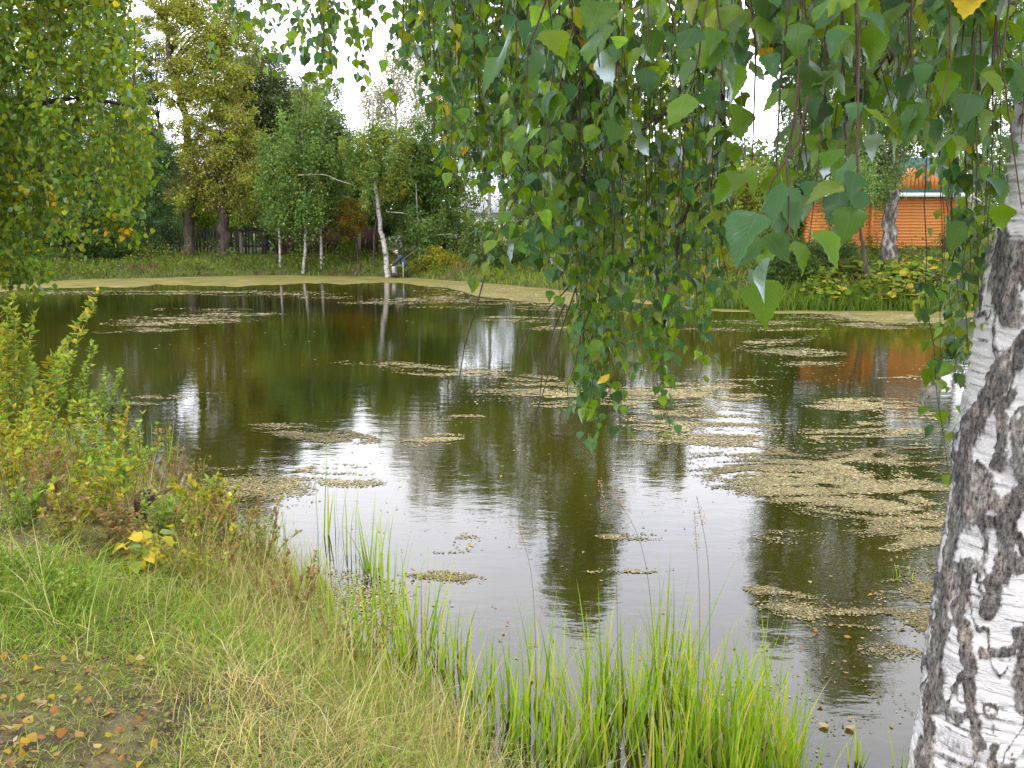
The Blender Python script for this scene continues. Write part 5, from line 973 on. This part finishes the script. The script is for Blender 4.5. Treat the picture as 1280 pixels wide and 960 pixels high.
# dark rotten stump and driftwood branch
p = gp_(172, 655); sr = empty('driftwood', p, 'dark rotten stump with a broken branch leaning toward the pond', 'driftwood')
M_rot = noise_mat('rotten_wood', (.03, .018, .01), (.12, .07, .04), 18, bump=1, bdist=.02)
V, Fs = tube(smoothpath([(0, 0, -.05), (.02, .02, .08), (.03, .0, .17), (.08, .02, .24)], 5), np.array([.07, .065, .06, .055, .05, .05, .055, .05, .045, .04, .04, .04, .038, .035, .03, .02]), 9); V += rng.normal(0, .006, V.shape); mk('stump', V, Fs, M_rot, sr)
V, Fs = tube(smoothpath([(.02, 0, .1), (.10, .06, .17), (.16, .10, .20), (.20, .13, .22)], 5), np.linspace(.03, .008, 16), 7); mk('branch', V, Fs, M_rot, sr)

# ------------------------------------------------------------------ fallen leaves
def fl_mesh(cc, curl):
    Tt, Ff, Uu = birch_leaf(curl, .2); Tt = Tt - [0, .8, 0]; o = mk('leaf', Tt, Ff, M_birchleaf, None, col=np.array(cc), uv=Uu, smooth=True); me = o.data; bpy.data.objects.remove(o); return me
FM = [fl_mesh(c_, k_) for c_, k_ in (((.36, .26, .05), .4), ((.33, .20, .04), -.3), ((.28, .14, .04), .5), ((.42, .33, .12), .2), ((.38, .26, .015), .6))]
RM = fl_mesh((.36, .08, .06), .4); BRM = fl_mesh((.22, .10, .05), .6)
def fallen(me, p, s, label, group, tilt=.25):
    o = bpy.data.objects.new('fallen_leaf', me); COL.objects.link(o); o.location = p; o.rotation_euler = (rng.normal(0, tilt), rng.normal(0, tilt), rng.uniform(0, 6.28)); o.scale = (s, s, s); tag(o, label, 'leaf', group)
for (px, py, me, lab) in [(180, 857, RM, 'pinkish red fallen leaf in the grass, left one of the two red leaves'), (316, 896, RM, 'pinkish red fallen leaf in the grass, right one of the two red leaves'), (40, 762, BRM, 'orange brown fallen leaf above the mossy corner'), (108, 912, BRM, 'brown fallen leaf on the bare mossy soil'), (22, 857, FM[3], 'long pale yellow fallen leaf at the left edge'), (55, 858, FM[3], 'pale cream fallen leaf right of the long pale one'), (225, 948, FM[4], 'bright yellow fallen leaf near the bottom edge'), (134, 893, FM[1], 'curled orange fallen leaf beside the brown one'), (92, 806, FM[0], 'round yellow fallen leaf at the foot of the green tuft'), (52, 880, FM[3], 'pale fallen leaf under the cream one'), (78, 852, FM[3], 'yellowish fallen leaf on dry stems above the mossy corner')]:
    p = gp_(px, py, .02); fallen(me, p, .05, lab, None, .35)
q = 0; tries = 0
while q < 120 and tries < 4000:
    tries += 1
    px, py = rng.uniform(0, 620), rng.uniform(640, 958); wgt = .2 + .8 * (px < 220) * (py > 800) + .8 * (px < 260) * (py < 720)
    if rng.uniform() > wgt: continue
    p = gp_(px, py, .03)
    if float(sdist(p[0], p[1])) < .1: continue
    ci = int(rng.integers(0, 5)); cn = ('yellow tan', 'orange tan', 'brown', 'pale cream', 'bright yellow')[ci]; fallen(FM[ci], p, rng.uniform(.026, .044), f'small {cn} fallen leaf lying in the grass of the near bank', f'small {cn} fallen leaves on the near bank', .5); q += 1
for k in range(130):
    if k < 55: px, py = rng.normal(455, 55), rng.normal(760, 38)
    elif k < 80: px, py = rng.normal(1090, 60), rng.normal(775, 30)
    else: px, py = rng.uniform(350, 1150), rng.uniform(560, 930)
    p = onz(px, py, .012)
    if float(sdist(p[0], p[1])) > -.02 or py < 500: continue
    ci = int(rng.integers(0, 5)); cn = ('yellow tan', 'orange tan', 'brown', 'pale cream', 'bright yellow')[ci]; fallen(FM[ci], p, rng.uniform(.022, .036), f'small {cn} birch leaf floating on the pond', f'small {cn} leaves floating on the pond', .08)
p = onz(587, 680, .012); fallen(FM[4], p, .045, 'bright yellow leaf floating alone on the bright water, left of centre', None, .05)
for (px, py, lab) in [(1062, 908, 'largest pale leaf floating by the birch trunk, upper one'), (1031, 906, 'large pale leaf floating left of the small reed tuft')]: fallen(FM[3], onz(px, py, .012), .06, lab, None, .06)
